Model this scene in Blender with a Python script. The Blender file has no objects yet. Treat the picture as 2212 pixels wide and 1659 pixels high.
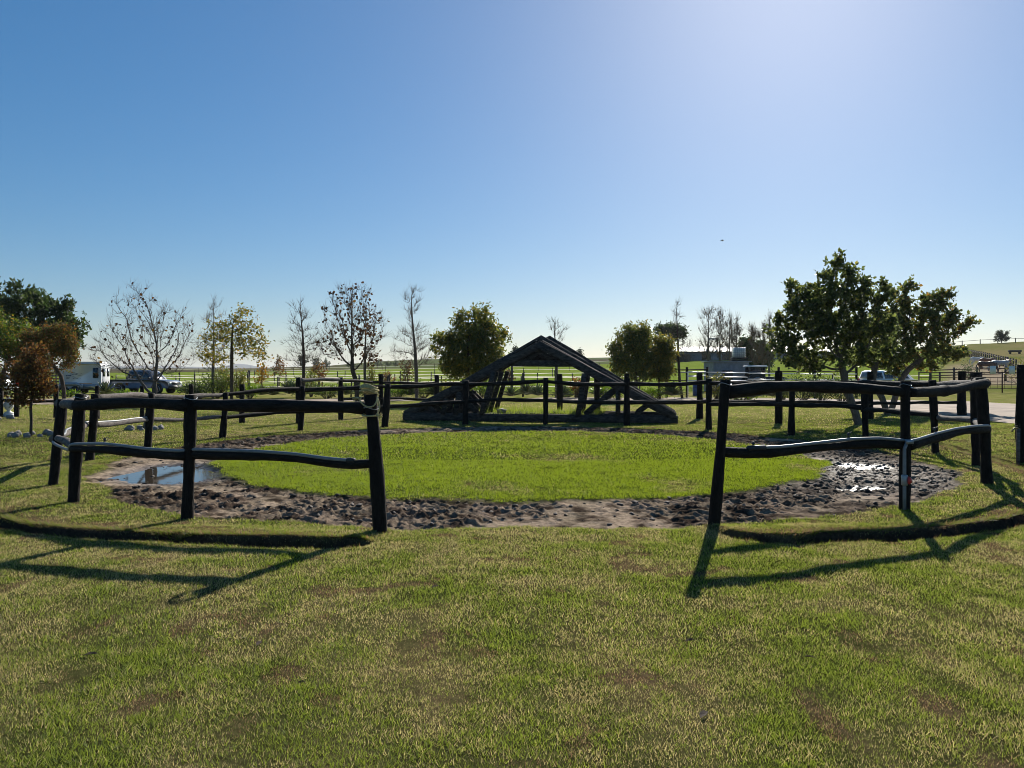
import bpy, math, random
import numpy as np
from mathutils import Vector, Matrix

# ------------------------------------------------------------------ camera
# "photo pixels" below are measured on a 2212 x 1659 view of the photograph
F = 1661.7          # focal length in those pixels
CX, HY = 1106.0, 803.5   # principal column, horizon row
EYE = 1.6
scene = bpy.context.scene
C = scene.collection
cam_d = bpy.data.cameras.new("camera")
cam = bpy.data.objects.new("camera", cam_d); C.objects.link(cam)
cam_d.sensor_fit = 'HORIZONTAL'; cam_d.sensor_width = 36.0
cam_d.lens = 36.0 * F / 2212.0
cam_d.shift_y = -(829.5 - HY) / 2212.0
cam_d.clip_start = 0.1; cam_d.clip_end = 20000
cam.location = (0, 0, EYE); cam.rotation_euler = (math.radians(90), 0, 0)
scene.camera = cam

# ------------------------------------------------------------------ sky, sun, exposure
SUN_AZ, SUN_EL = math.radians(20.5), math.radians(30.0)   # azimuth from +Y towards +X
world = bpy.data.worlds.new("World"); scene.world = world; world.use_nodes = True
wt = world.node_tree; wt.nodes.clear()
sky = wt.nodes.new("ShaderNodeTexSky"); sky.sky_type = 'NISHITA'; sky.sun_disc = False
sky.sun_elevation = SUN_EL; sky.sun_rotation = SUN_AZ
sky.altitude = 100; sky.air_density = 1.0; sky.dust_density = 0.5; sky.ozone_density = 6.0
bg = wt.nodes.new("ShaderNodeBackground"); bg.inputs['Strength'].default_value = 0.094
wo = wt.nodes.new("ShaderNodeOutputWorld")
gm = wt.nodes.new("ShaderNodeGamma"); gm.inputs['Gamma'].default_value = 0.75      # the camera's soft sky contrast, alike in every direction
hsv = wt.nodes.new("ShaderNodeHueSaturation"); hsv.inputs['Saturation'].default_value = 1.36
wt.links.new(sky.outputs[0], gm.inputs['Color']); wt.links.new(gm.outputs[0], hsv.inputs['Color']); wt.links.new(hsv.outputs[0], bg.inputs['Color']); wt.links.new(bg.outputs[0], wo.inputs['Surface'])
sd = bpy.data.lights.new("sun", 'SUN'); sd.energy = 5.0; sd.angle = math.radians(0.53); sd.color = (1.0, 0.94, 0.84)
sun = bpy.data.objects.new("sun", sd); C.objects.link(sun)
sdir = Vector((math.sin(SUN_AZ) * math.cos(SUN_EL), math.cos(SUN_AZ) * math.cos(SUN_EL), math.sin(SUN_EL)))
sun.rotation_euler = sdir.to_track_quat('Z', 'Y').to_euler(); sun.location = (0, 0, 30)
scene.view_settings.view_transform = 'Standard'; scene.view_settings.look = 'None'
scene.view_settings.gamma = 1.0; scene.view_settings.exposure = 0.6
scene.render.engine = 'CYCLES'
scene.cycles.use_denoising = True
try: scene.cycles.denoiser = 'OPENIMAGEDENOISE'
except Exception: pass
scene.cycles.filter_width = 0.9; scene.cycles.sample_clamp_indirect = 3.0; scene.cycles.volume_bounces = 1
scene.cycles.max_bounces = 6; scene.cycles.diffuse_bounces = 3; scene.cycles.glossy_bounces = 2
scene.cycles.transmission_bounces = 3; scene.cycles.transparent_max_bounces = 6
scene.cycles.caustics_reflective = False; scene.cycles.caustics_refractive = False

rng = np.random.default_rng(7)
random.seed(7)

# ------------------------------------------------------------------ helpers: noise, terrain, pixels
def _hash(ix, iy, s):
    n = (ix.astype(np.int64) * 374761393 + iy.astype(np.int64) * 668265263 + s * 1274126177) & 0x7fffffff
    n = ((n ^ (n >> 13)) * 1274126177) & 0x7fffffff
    return ((n ^ (n >> 16)) & 0xffff) / 65535.0
def vnoise(x, y, s=0):
    x = np.asarray(x, float); y = np.asarray(y, float)
    ix = np.floor(x); iy = np.floor(y); fx = x - ix; fy = y - iy
    fx = fx * fx * (3 - 2 * fx); fy = fy * fy * (3 - 2 * fy)
    a = _hash(ix, iy, s); b = _hash(ix + 1, iy, s); c = _hash(ix, iy + 1, s); d = _hash(ix + 1, iy + 1, s)
    return (a * (1 - fx) + b * fx) * (1 - fy) + (c * (1 - fx) + d * fx) * fy
def fbm(x, y, s=0, o=4, g=0.5):
    t = 0; a = 1; n = 0
    for k in range(o):
        t = t + a * vnoise(np.asarray(x) * 2 ** k + 17.3 * k, np.asarray(y) * 2 ** k - 9.1 * k, s + k); n += a; a *= g
    return t / n
def sstep(a, b, x):
    t = np.clip((np.asarray(x, float) - a) / (b - a), 0, 1); return t * t * (3 - 2 * t)

PEN = (0.15, 15.2)            # centre of the round pen
_E = np.array([[-700, 806], [200, 806], [600, 803], [880, 797], [1150, 789], [1300, 787], [1400, 780], [1500, 773],
               [1650, 770], [1800, 764], [2000, 753], [2100, 742], [2212, 737], [2700, 728]], float)
_R = np.array([[-700, 797], [500, 796], [700, 790], [800, 781], [880, 776], [1000, 773], [1280, 771], [1450, 769],
               [1700, 765], [2000, 752], [2200, 742], [2700, 735]], float)
_DR = np.array([[-75, 9.2], [-37, 9.0], [-24, 8.55], [-10, 8.20], [10, 7.9], [13.6, 7.78], [15.2, 8.15], [18, 8.38], [26, 8.6], [37, 8.8], [74, 8.72], [92, 9.0], [110, 10.1]], float)
def penpolar(X, Y):
    dx = X - PEN[0]; dy = Y - PEN[1]
    return np.hypot(dx, dy), np.degrees(np.arctan2(dx, -dy))
def ditch(X, Y):
    """signed distance across the ditch (outwards) and presence"""
    r, ph = penpolar(X, Y)
    rd = np.interp(ph, _DR[:, 0], _DR[:, 1]) + 0.10 * (vnoise(ph * 0.25, ph * 0, 5) - .5)
    pres = np.maximum(sstep(-80, -74, ph) * (1 - sstep(-11.6, -10.2, ph)), sstep(14.1, 14.8, ph) * (1 - sstep(100, 106, ph)))
    return r - rd, pres
PUD = [(-5.45, 12.55, 1.05, 1.7, 0.35), (6.0, 13.3, 0.55, 0.5, -0.3), (4.9, 10.75, 0.42, 0.2, 0.3)]
def mudmask(X, Y):
    r, ph = penpolar(X, Y)
    jag = (fbm(X * 1.1, Y * 1.1, 11, 4) - .5) * 1.3 + (fbm(X * 6, Y * 6, 12, 2) - .5) * 0.35
    wide = 0.28 * np.exp(-((ph + 32) / 16) ** 2) + 0.2 * np.exp(-((ph - 52) / 22) ** 2)
    inner = sstep(5.62, 5.9, r + jag * 0.5 + 0.12); outer = 1 - sstep(7.22, 7.45, r + jag * 0.45 - wide)
    return inner * outer
def puddepth(X, Y):
    d = np.zeros_like(np.asarray(X, float))
    for (x, y, a, b, t) in PUD:
        c, s = math.cos(t), math.sin(t); u = ((X - x) * c + (Y - y) * s) / a; v = (-(X - x) * s + (Y - y) * c) / b
        d = np.maximum(d, 1 - sstep(0.55, 1.15, np.hypot(u, v)))
    return d
def pits(X, Y, cell, s):
    """distance to the nearest jittered hoof print and that print's strength"""
    x = X / cell; y = Y / cell; ix = np.floor(x); iy = np.floor(y); best = np.full(X.shape, 9.0); st = np.zeros(X.shape)
    for ox in (-1, 0, 1):
        for oy in (-1, 0, 1):
            cx = ix + ox; cy = iy + oy; px = cx + .15 + .7 * _hash(cx, cy, s); py = cy + .15 + .7 * _hash(cx, cy, s + 1)
            d = np.hypot(x - px, (y - py) * (0.8 + .4 * _hash(cx, cy, s + 2))); k = d < best; best = np.where(k, d, best); st = np.where(k, _hash(cx, cy, s + 3), st)
    return best * cell, st
def H(X, Y, fine=False):
    X = np.asarray(X, float); Y = np.asarray(Y, float)
    Ys = np.maximum(Y, 20.0)
    xv = np.clip(CX + F * X / Ys, -700, 2700)
    z220 = EYE + (HY - np.interp(xv, _E[:, 0], _E[:, 1])) / F * 220
    z700 = EYE + (HY - np.interp(xv, _R[:, 0], _R[:, 1])) / F * 700
    t = np.clip((Y - 60) / 160, 0, 1); z = z220 * t ** 1.22
    t2 = np.clip((Y - 220) / 480, 0, 1); z = z + (z700 - z220) * t2 * (0.35 + 0.65 * t2)
    t3 = np.clip((Y - 700) / 3000, 0, 1); z = z - t3 * (z700 + 25)
    z = z + (fbm(X * 0.012, Y * 0.012, 3, 3) - .5) * 1.5 * sstep(250, 600, Y)
    far = sstep(12, 30, np.hypot(X, Y - 15))
    z = z + (fbm(X * 0.5, Y * 0.5, 1, 3) - .5) * (0.05 + 0.06 * far)
    # ditch and the raised lip on the pen side
    d, p = ditch(X, Y)
    n = (fbm(X * 5, Y * 5, 21, 3) - .5)
    dd = d + 0.09 * n
    size = (0.34 + 0.66 * (1 - sstep(1.5, 5.5, np.abs(X - 0.4)))) * (0.6 + 0.8 * fbm(X * 1.3, Y * 1.3, 23, 2))
    prof = -0.15 * size * sstep(-0.15, -0.08, dd) * (1 - sstep(0.03, 0.16, dd))
    lip = 0.055 * size * np.exp(-((np.minimum(dd, 0) + 0.18) / 0.5) ** 2) * (1 - sstep(-0.14, -0.06, dd))
    z = z + p * (prof + lip)
    if fine:
        m = mudmask(X, Y); w = puddepth(X, Y)
        q = fbm(X * 3.2, Y * 3.2, 31, 2); k = fbm(X * 11, Y * 11, 33, 3)
        churn = sstep(0.30, 0.5, fbm(X * 0.9 + 3, Y * 0.9, 36, 3)); calm = (1 - 0.8 * w * (X < 0) - 0.35 * w * (X > 0)) * m
        f1, st = pits(X, Y, 0.19, 141); f2, s2 = pits(X, Y, 0.085, 151)
        hoof = -0.062 * st * np.exp(-(f1 / 0.055) ** 2) + 0.042 * st * np.exp(-((f1 - 0.085) / 0.028) ** 2)
        lump = np.maximum(0, 0.030 - f2) / 0.030 * 0.042 * (s2 > .45) * s2
        z = z + m * (-0.03 - 0.035 * w) + calm * ((0.25 + 0.75 * churn) * (hoof + lump + (k - .5) * 0.06) + (q - .5) * 0.045)
        z = z + (1 - m) * (vnoise(X * 8, Y * 8, 41) - .5) * 0.012
    return z
def Hs(x, y): return float(H(np.array([x]), np.array([y]))[0])
def G(xv, yv):                       # photo pixel -> point on the level ground
    Y = EYE * F / (yv - HY); return ((xv - CX) / F * Y, Y)
def P(xv, yv, Y):                    # photo pixel at a known distance
    return np.array([(xv - CX) / F * Y, Y, EYE - (yv - HY) / F * Y])
def onT(xv, Y):                      # column xv at distance Y, standing on the terrain
    x = (xv - CX) / F * Y; return np.array([x, Y, Hs(x, Y)])

# ------------------------------------------------------------------ helpers: meshes and objects
def mesh_np(name, V, quads=None, tris=None, smooth=False, colors=None):
    V = np.asarray(V, np.float32); me = bpy.data.meshes.new(name)
    q = np.zeros((0, 4), np.int32) if quads is None else np.asarray(quads, np.int32).reshape(-1, 4)
    t = np.zeros((0, 3), np.int32) if tris is None else np.asarray(tris, np.int32).reshape(-1, 3)
    me.vertices.add(len(V)); me.vertices.foreach_set('co', V.ravel())
    nl = q.size + t.size; me.loops.add(nl); me.loops.foreach_set('vertex_index', np.concatenate([q.ravel(), t.ravel()]))
    me.polygons.add(len(q) + len(t))
    ls = np.concatenate([np.arange(len(q)) * 4, q.size + np.arange(len(t)) * 3]).astype(np.int32)
    me.polygons.foreach_set('loop_start', ls)
    if smooth: me.polygons.foreach_set('use_smooth', np.ones(len(ls), bool))
    me.update(calc_edges=True); me.validate()
    if colors is not None:
        for k, c in colors.items():
            a = me.attributes.new(k, 'FLOAT_COLOR', 'POINT'); c = np.asarray(c, np.float32)
            if c.shape[1] == 3: c = np.concatenate([c, np.ones((len(c), 1), np.float32)], 1)
            a.data.foreach_set('color', c.ravel())
    return me
class MB:
    """collects shapes (world or local coordinates) into one mesh"""
    def __init__(s): s.V = []; s.Q = []; s.T = []; s.n = 0
    def add(s, V, Q=None, T=None):
        V = np.asarray(V, float).reshape(-1, 3)
        if Q is not None and len(Q): s.Q.append(np.asarray(Q, int).reshape(-1, 4) + s.n)
        if T is not None and len(T): s.T.append(np.asarray(T, int).reshape(-1, 3) + s.n)
        s.V.append(V); s.n += len(V); return s
    def tube(s, pts, rad, sides=8, cap=True, flat=1.0, jit=0.0, seed=0):
        pts = np.asarray(pts, float); n = len(pts); rad = np.broadcast_to(np.asarray(rad, float), (n,))
        T = np.gradient(pts, axis=0) if n > 2 else np.repeat((pts[1:] - pts[:1]), 2, 0)
        T /= np.linalg.norm(T, axis=1, keepdims=True) + 1e-9
        ref = np.array([0, 0, 1.]) if abs(T[0, 2]) < 0.9 else np.array([1., 0, 0])
        A = np.cross(np.broadcast_to(ref, T.shape), T); ln = np.linalg.norm(A, axis=1, keepdims=True)
        if (ln < 0.2).any():
            u = np.cross(ref, T[0]); u /= np.linalg.norm(u); A = np.zeros_like(T)
            for i in range(n):
                u = u - T[i] * np.dot(u, T[i]); u /= np.linalg.norm(u) + 1e-9; A[i] = u
        else: A = A / ln
        B = np.cross(T, A); th = np.linspace(0, 2 * np.pi, sides, endpoint=False)
        R = rad[:, None] * np.ones(sides)
        if jit:
            g = np.random.default_rng(seed); R = R * (1 + jit * (g.random((n, sides)) - .5) + jit * .8 * (g.random((1, sides)) - .5))
        V = pts[:, None, :] + R[..., None] * (np.cos(th)[None, :, None] * A[:, None, :] + flat * np.sin(th)[None, :, None] * B[:, None, :])
        i = np.arange(n - 1)[:, None] * sides; j = np.arange(sides)[None, :]; k = (np.arange(sides) + 1) % sides
        Q = np.stack([i + j, i + k, i + k + sides, i + j + sides], -1).reshape(-1, 4)
        V = V.reshape(-1, 3); T_ = []
        if cap:
            m = len(V); V = np.concatenate([V, pts[:1], pts[-1:]])
            for a in range(sides):
                b = (a + 1) % sides; T_ += [[m, b, a], [m + 1, (n - 1) * sides + a, (n - 1) * sides + b]]
        return s.add(V, Q, T_)
    def box(s, c, d, rot=None, taper=1.0):
        """centre, full size; rot = 3x3"""
        x, y, z = [v / 2 for v in d]
        V = np.array([[-x, -y, -z], [x, -y, -z], [x, y, -z], [-x, y, -z], [-x * taper, -y * taper, z], [x * taper, -y * taper, z], [x * taper, y * taper, z], [-x * taper, y * taper, z]])
        if rot is not None: V = V @ np.asarray(rot).T
        return s.add(V + np.asarray(c), [[0, 3, 2, 1], [4, 5, 6, 7], [0, 1, 5, 4], [1, 2, 6, 5], [2, 3, 7, 6], [3, 0, 4, 7]])
    def beam(s, a, b, w, h, up=(0, 0, 1), jit=0, seed=0):
        """rectangular timber from a to b, w wide sideways, h deep; jit roughens it"""
        a = np.asarray(a, float); b = np.asarray(b, float); t = b - a; L = np.linalg.norm(t); t /= L
        side = np.cross(t, up); side /= np.linalg.norm(side); u = np.cross(side, t)
        n = max(2, int(L / 0.35)); g = np.random.default_rng(seed); V = []; c = min(w, h) * .12
        prof = np.array([[-w/2 + c, -h/2], [w/2 - c, -h/2], [w/2, -h/2 + c], [w/2, h/2 - c], [w/2 - c, h/2], [-w/2 + c, h/2], [-w/2, h/2 - c], [-w/2, -h/2 + c]])
        for i in range(n + 1):
            p = a + t * L * i / n; o = (g.random(2) - .5) * jit
            q = prof + o + (g.random(prof.shape) - .5) * jit * .6
            V.append(p + q[:, :1] * side + q[:, 1:] * u)
        V = np.concatenate(V); i = np.arange(n)[:, None] * 8; j = np.arange(8)[None]; k = (np.arange(8) + 1) % 8
        Q = np.stack([i + j, i + k, i + k + 8, i + j + 8], -1).reshape(-1, 4); m = n * 8
        Q = np.concatenate([Q, [[0, 3, 2, 1], [0, 7, 4, 3], [7, 6, 5, 4], [m, m+1, m+2, m+3], [m, m+3, m+4, m+7], [m+7, m+4, m+5, m+6]]])
        return s.add(V, Q)
    def lathe(s, prof, c=(0, 0, 0), sides=20, axis='z', cap=True):
        th = np.linspace(0, 2 * np.pi, sides, endpoint=False); V = []
        for r, z in prof: V.append(np.stack([r * np.cos(th), r * np.sin(th), np.full(sides, z)], 1))
        V = np.concatenate(V); n = len(prof); i = np.arange(n - 1)[:, None] * sides; j = np.arange(sides)[None]; k = (np.arange(sides) + 1) % sides
        Q = np.stack([i + j, i + k, i + k + sides, i + j + sides], -1).reshape(-1, 4); T = []
        if cap:
            m = len(V); V = np.concatenate([V, [[0, 0, prof[0][1]], [0, 0, prof[-1][1]]]])
            for a in range(sides): b = (a + 1) % sides; T += [[m, b, a], [m + 1, (n - 1) * sides + a, (n - 1) * sides + b]]
        if axis == 'y': V = V[:, [0, 2, 1]] * [1, 1, -1]
        if axis == 'x': V = V[:, [2, 1, 0]] * [1, 1, -1]
        return s.add(V + np.asarray(c), Q, T)
    def prism(s, poly, y0, y1, inset=0.0):
        """polygon in x,z extruded along y; chamfered rims when inset > 0"""
        poly = np.asarray(poly, float); n = len(poly)
        if inset:
            c = poly.mean(0); small = poly + (c - poly) / (np.linalg.norm(c - poly, axis=1, keepdims=True) + 1e-9) * inset
            layers = [(small, y0), (poly, y0 + inset), (poly, y1 - inset), (small, y1)]
        else: layers = [(poly, y0), (poly, y1)]
        V = np.concatenate([np.stack([p[:, 0], np.full(n, y), p[:, 1]], 1) for p, y in layers]); Q = []
        for l in range(len(layers) - 1):
            for a in range(n):
                b = (a + 1) % n; Q.append([l * n + a, l * n + b, (l + 1) * n + b, (l + 1) * n + a])
        import mathutils.geometry as mg
        T = []
        base = layers[0][0]
        tr = mg.tessellate_polygon([[Vector((p[0], p[1], 0)) for p in base]])
        o = (len(layers) - 1) * n
        for a, b, c_ in tr: T += [[a, b, c_], [o + c_, o + b, o + a]]
        return s.add(V, Q, T)
    def arrays(s):
        return (np.concatenate(s.V), np.concatenate(s.Q) if s.Q else None, np.concatenate(s.T) if s.T else None)
    def mesh(s, name, smooth=False, origin=(0, 0, 0)):
        V, Q, T = s.arrays(); return mesh_np(name, V - np.asarray(origin), Q, T, smooth)
    def build(s, name, mat, parent=None, smooth=False, local=False):
        o_ = (0, 0, 0) if (local or parent is None) else world_loc(parent)
        return obj(name, s.mesh(name, smooth, o_), mat, parent)
def world_loc(o):
    l = Vector(o.location)
    while o.parent: o = o.parent; l = l + Vector(o.location)
    return np.array(l)
def obj(name, me, mat, parent=None):
    o = bpy.data.objects.new(name, me); C.objects.link(o)
    if mat is not None and not me.materials: me.materials.append(mat)
    if parent is not None: o.parent = parent
    return o
def tag(o, label=None, cat=None, group=None, kind=None):
    if label: o['label'] = label
    if cat: o['category'] = cat
    if group: o['group'] = group
    if kind: o['kind'] = kind
    return o
def thing(name, label, cat, loc, rz=0, group=None):
    o = bpy.data.objects.new(name, None); C.objects.link(o); o.empty_display_size = 0.1
    o.location = [float(v) for v in loc]; o.rotation_euler = (0, 0, rz); return tag(o, label, cat, group)
def copy_tree(o, parent=None):
    c = o.copy(); C.objects.link(c); c.parent = parent
    for ch in list(o.children): copy_tree(ch, c)
    return c
def rotz(a):
    c, s = math.cos(a), math.sin(a); return np.array([[c, -s, 0], [s, c, 0], [0, 0, 1]])
def place(mb, loc, rz=0, sc=1.0):
    R = rotz(rz) * sc; mb.V = [v @ R.T + np.asarray(loc) for v in mb.V]; return mb

# ------------------------------------------------------------------ materials
def nodes(name):
    m = bpy.data.materials.new(name); m.use_nodes = True; t = m.node_tree; t.nodes.clear()
    out = t.nodes.new('ShaderNodeOutputMaterial'); return m, t, out
def N(t, kind, **kw):
    n = t.nodes.new(kind)
    for k, v in kw.items():
        if k in n.inputs: n.inputs[k].default_value = v
        else: setattr(n, k, v)
    return n
def ramp(t, fac, stops):
    r = t.nodes.new('ShaderNodeValToRGB'); e = r.color_ramp.elements
    while len(e) > 1: e.remove(e[0])
    e[0].position = stops[0][0]; e[0].color = (*stops[0][1], 1)
    for p, c in stops[1:]: q = e.new(p); q.color = (*c, 1)
    if fac is not None: t.links.new(fac, r.inputs[0])
    return r
def simple(name, col, rough=0.6, metal=0.0, var=0.25, scale=6.0, bump=0.0, bscale=40, stretch=(1, 1, 1), spec=0.5, coat=0.0):
    m, t, out = nodes(name)
    b = N(t, 'ShaderNodeBsdfPrincipled', Roughness=rough, Metallic=metal)
    b.inputs['Specular IOR Level'].default_value = spec; b.inputs['Coat Weight'].default_value = coat
    tc = N(t, 'ShaderNodeTexCoord'); mp = N(t, 'ShaderNodeMapping'); mp.inputs['Scale'].default_value = stretch
    t.links.new(tc.outputs['Object'], mp.inputs[0])
    nz = N(t, 'ShaderNodeTexNoise', Scale=scale, Detail=6.0, Roughness=0.65); t.links.new(mp.outputs[0], nz.inputs['Vector'])
    lo = [c * (1 - var) for c in col]; hi = [min(1, c * (1 + var)) for c in col]
    r = ramp(t, nz.outputs[0], [(0.3, lo), (0.7, hi)]); t.links.new(r.outputs[0], b.inputs['Base Color'])
    if bump:
        n2 = N(t, 'ShaderNodeTexNoise', Scale=bscale, Detail=5.0); t.links.new(mp.outputs[0], n2.inputs['Vector'])
        bp = N(t, 'ShaderNodeBump', Strength=bump, Distance=0.02); t.links.new(n2.outputs[0], bp.inputs['Height']); t.links.new(bp.outputs[0], b.inputs['Normal'])
    t.links.new(b.outputs[0], out.inputs[0]); return m
def leafy(name, trans=0.45, rough=0.5, spec=0.35, fixed=None):
    m, t, out = nodes(name)
    at = N(t, 'ShaderNodeAttribute', attribute_name='tint')
    if fixed: at = N(t, 'ShaderNodeRGB'); at.outputs[0].default_value = (*fixed, 1)
    b = N(t, 'ShaderNodeBsdfPrincipled', Roughness=rough); b.inputs['Specular IOR Level'].default_value = spec
    tr = N(t, 'ShaderNodeBsdfTranslucent'); mx = N(t, 'ShaderNodeMixShader'); mx.inputs[0].default_value = trans
    hs = N(t, 'ShaderNodeHueSaturation', Saturation=1.12, Value=1.55); hs.inputs['Hue'].default_value = 0.49
    t.links.new(at.outputs['Color'], hs.inputs['Color'])
    t.links.new(at.outputs['Color'], b.inputs['Base Color']); t.links.new(hs.outputs[0], tr.inputs['Color'])
    t.links.new(b.outputs[0], mx.inputs[1]); t.links.new(tr.outputs[0], mx.inputs[2]); t.links.new(mx.outputs[0], out.inputs[0]); return m
M = {}
M['creosote'] = simple('creosote_wood', (0.016, 0.0125, 0.010), 0.85, var=0.6, scale=5, bump=0.7, bscale=14, stretch=(4, 4, 1.2), spec=0.2)
M['creosote_rail'] = simple('creosote_rail_wood', (0.020, 0.016, 0.013), 0.85, var=0.6, scale=6, bump=0.7, bscale=16, stretch=(1.2, 2.0, 5), spec=0.2)
M['weathered'] = simple('weathered_grey_wood', (0.15, 0.13, 0.115), 0.9, var=0.55, scale=5, bump=0.8, bscale=14, stretch=(1.2, 2, 6), spec=0.15)
M['timber'] = simple('old_dark_timber', (0.062, 0.053, 0.047), 0.9, var=0.7, scale=4, bump=0.6, bscale=10, stretch=(1.4, 3, 4), spec=0.2)
M['bark'] = simple('grey_brown_bark', (0.075, 0.058, 0.045), 0.9, var=0.5, scale=9, bump=0.7, bscale=30, stretch=(3, 3, 1), spec=0.15)
M['palebark'] = simple('pale_grey_bark', (0.13, 0.11, 0.09), 0.9, var=0.45, scale=8, bump=0.5, bscale=25, stretch=(3, 3, 1), spec=0.15)
M['twig'] = simple('dark_twig_bark', (0.055, 0.042, 0.034), 0.9, var=0.4, scale=8, spec=0.15)
M['leaf'] = leafy('broad_leaf', 0.55, 0.42, 0.5)
M['dryleaf'] = leafy('dry_leaf', 0.4, 0.7, 0.2)
M['grass'] = leafy('grass_blade', 0.5, 0.55, 0.3)
M['succulent'] = leafy('fleshy_leaf', 0.12, 0.45, 0.5)
M['pipe'] = simple('grey_plastic_pipe', (0.20, 0.21, 0.22), 0.5, var=0.2, scale=12)
M['rope'] = simple('straw_rope', (0.50, 0.42, 0.20), 0.85, var=0.35, scale=60, bump=0.6, bscale=160)
M['red'] = simple('red_valve_plastic', (0.60, 0.05, 0.04), 0.4, var=0.15)
M['brass'] = simple('old_brass', (0.25, 0.19, 0.10), 0.4, metal=0.8)
M['stone'] = simple('pale_rough_stone', (0.20, 0.185, 0.165), 0.9, var=0.4, scale=8, bump=0.6, bscale=20)
M['white'] = simple('white_paint', (0.78, 0.79, 0.80), 0.32, var=0.05, scale=3, coat=0.2)
M['whitedull'] = simple('dull_white', (0.70, 0.69, 0.66), 0.6, var=0.12, scale=4)
M['tape'] = leafy('white_fence_tape_weave', 0.6, 0.6, 0.3, (0.62, 0.60, 0.56))
M['glass'] = simple('dark_window_glass', (0.02, 0.025, 0.03), 0.06, var=0.2, spec=0.8)
M['rubber'] = simple('tyre_rubber', (0.02, 0.02, 0.02), 0.8, var=0.3)
M['alloy'] = simple('alloy_rim', (0.55, 0.56, 0.58), 0.3, metal=0.8, var=0.1)
M['blackplastic'] = simple('black_trim', (0.025, 0.025, 0.028), 0.55, var=0.2)
M['bluegrey'] = simple('blue_grey_car_paint', (0.115, 0.135, 0.165), 0.38, metal=0.3, var=0.08, coat=0.6)
M['silver'] = simple('silver_green_car_paint', (0.36, 0.38, 0.36), 0.3, metal=0.4, var=0.06, coat=0.5)
M['redlamp'] = simple('red_tail_lamp', (0.55, 0.02, 0.02), 0.25, var=0.1)
M['orange'] = simple('orange_stripe', (0.65, 0.25, 0.05), 0.5, var=0.1)
M['navy'] = simple('navy_print', (0.03, 0.06, 0.14), 0.5, var=0.1)
M['galv'] = simple('galvanised_steel', (0.32, 0.34, 0.36), 0.45, metal=0.6, var=0.25)
M['corr'] = simple('grey_corrugated_sheet', (0.20, 0.22, 0.25), 0.55, metal=0.2, var=0.3, scale=3)
M['roofwhite'] = simple('white_roof_sheet', (0.62, 0.63, 0.64), 0.5, var=0.08)
M['rust'] = simple('rusty_dark_steel', (0.07, 0.03, 0.022), 0.75, var=0.5, scale=10)
M['bluebarrel'] = simple('blue_plastic', (0.02, 0.06, 0.22), 0.45, var=0.2)
M['ibc'] = simple('milky_tank_plastic', (0.55, 0.58, 0.55), 0.4, var=0.1)
M['sign'] = simple('pale_sign_plate', (0.60, 0.66, 0.66), 0.5, var=0.1)
M['postfar'] = simple('thin_dark_post', (0.05, 0.04, 0.032), 0.85, var=0.4)

# ------------------------------------------------------------------ ground
def lush(X, Y):
    r, ph = penpolar(X, Y); return (1 - sstep(5.5, 6.6, r)) * (1 - 0.75 * sstep(.56, .72, fbm(X * .8 + 2, Y * .55, 66, 4)) - 0.25 * sstep(16, 19, Y))
def lawn_green(X, Y):
    a = fbm(X * 0.55 + 4, Y * 0.40, 51, 4); b = fbm(X * 3.0, Y * 3.4, 55, 4, .65); c = fbm(X * 0.13, Y * 0.13, 58, 2)
    g = 0.60 + (a - .5) * 0.60 + (b - .5) * 1.7 + (c - .5) * 0.35
    r, ph = penpolar(X, Y)
    g = g + 0.45 * np.exp(-((r - 7.55) / 0.28) ** 2) * (vnoise(X * 1.3, Y * 1.3, 59) - .25)   # greener rim outside the mud
    return np.clip(g, 0, 1)
def deadpatch(X, Y):
    n = fbm(X * 3.4 + 31, Y * 3.2 + 8, 61, 4); d, p = ditch(X, Y)
    lipd = p * np.exp(-((d + 0.22) / 0.16) ** 2) * sstep(0.3, 0.6, fbm(X * 2, Y * 2, 64, 2) + .15)
    return np.clip(sstep(0.66, 0.76, n) * 0.75 + lipd, 0, 1)
def mix(a, b, t): return a * (1 - t[:, None]) + b * t[:, None]
A_ = lambda *c: np.array(c, float)[None]
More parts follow.
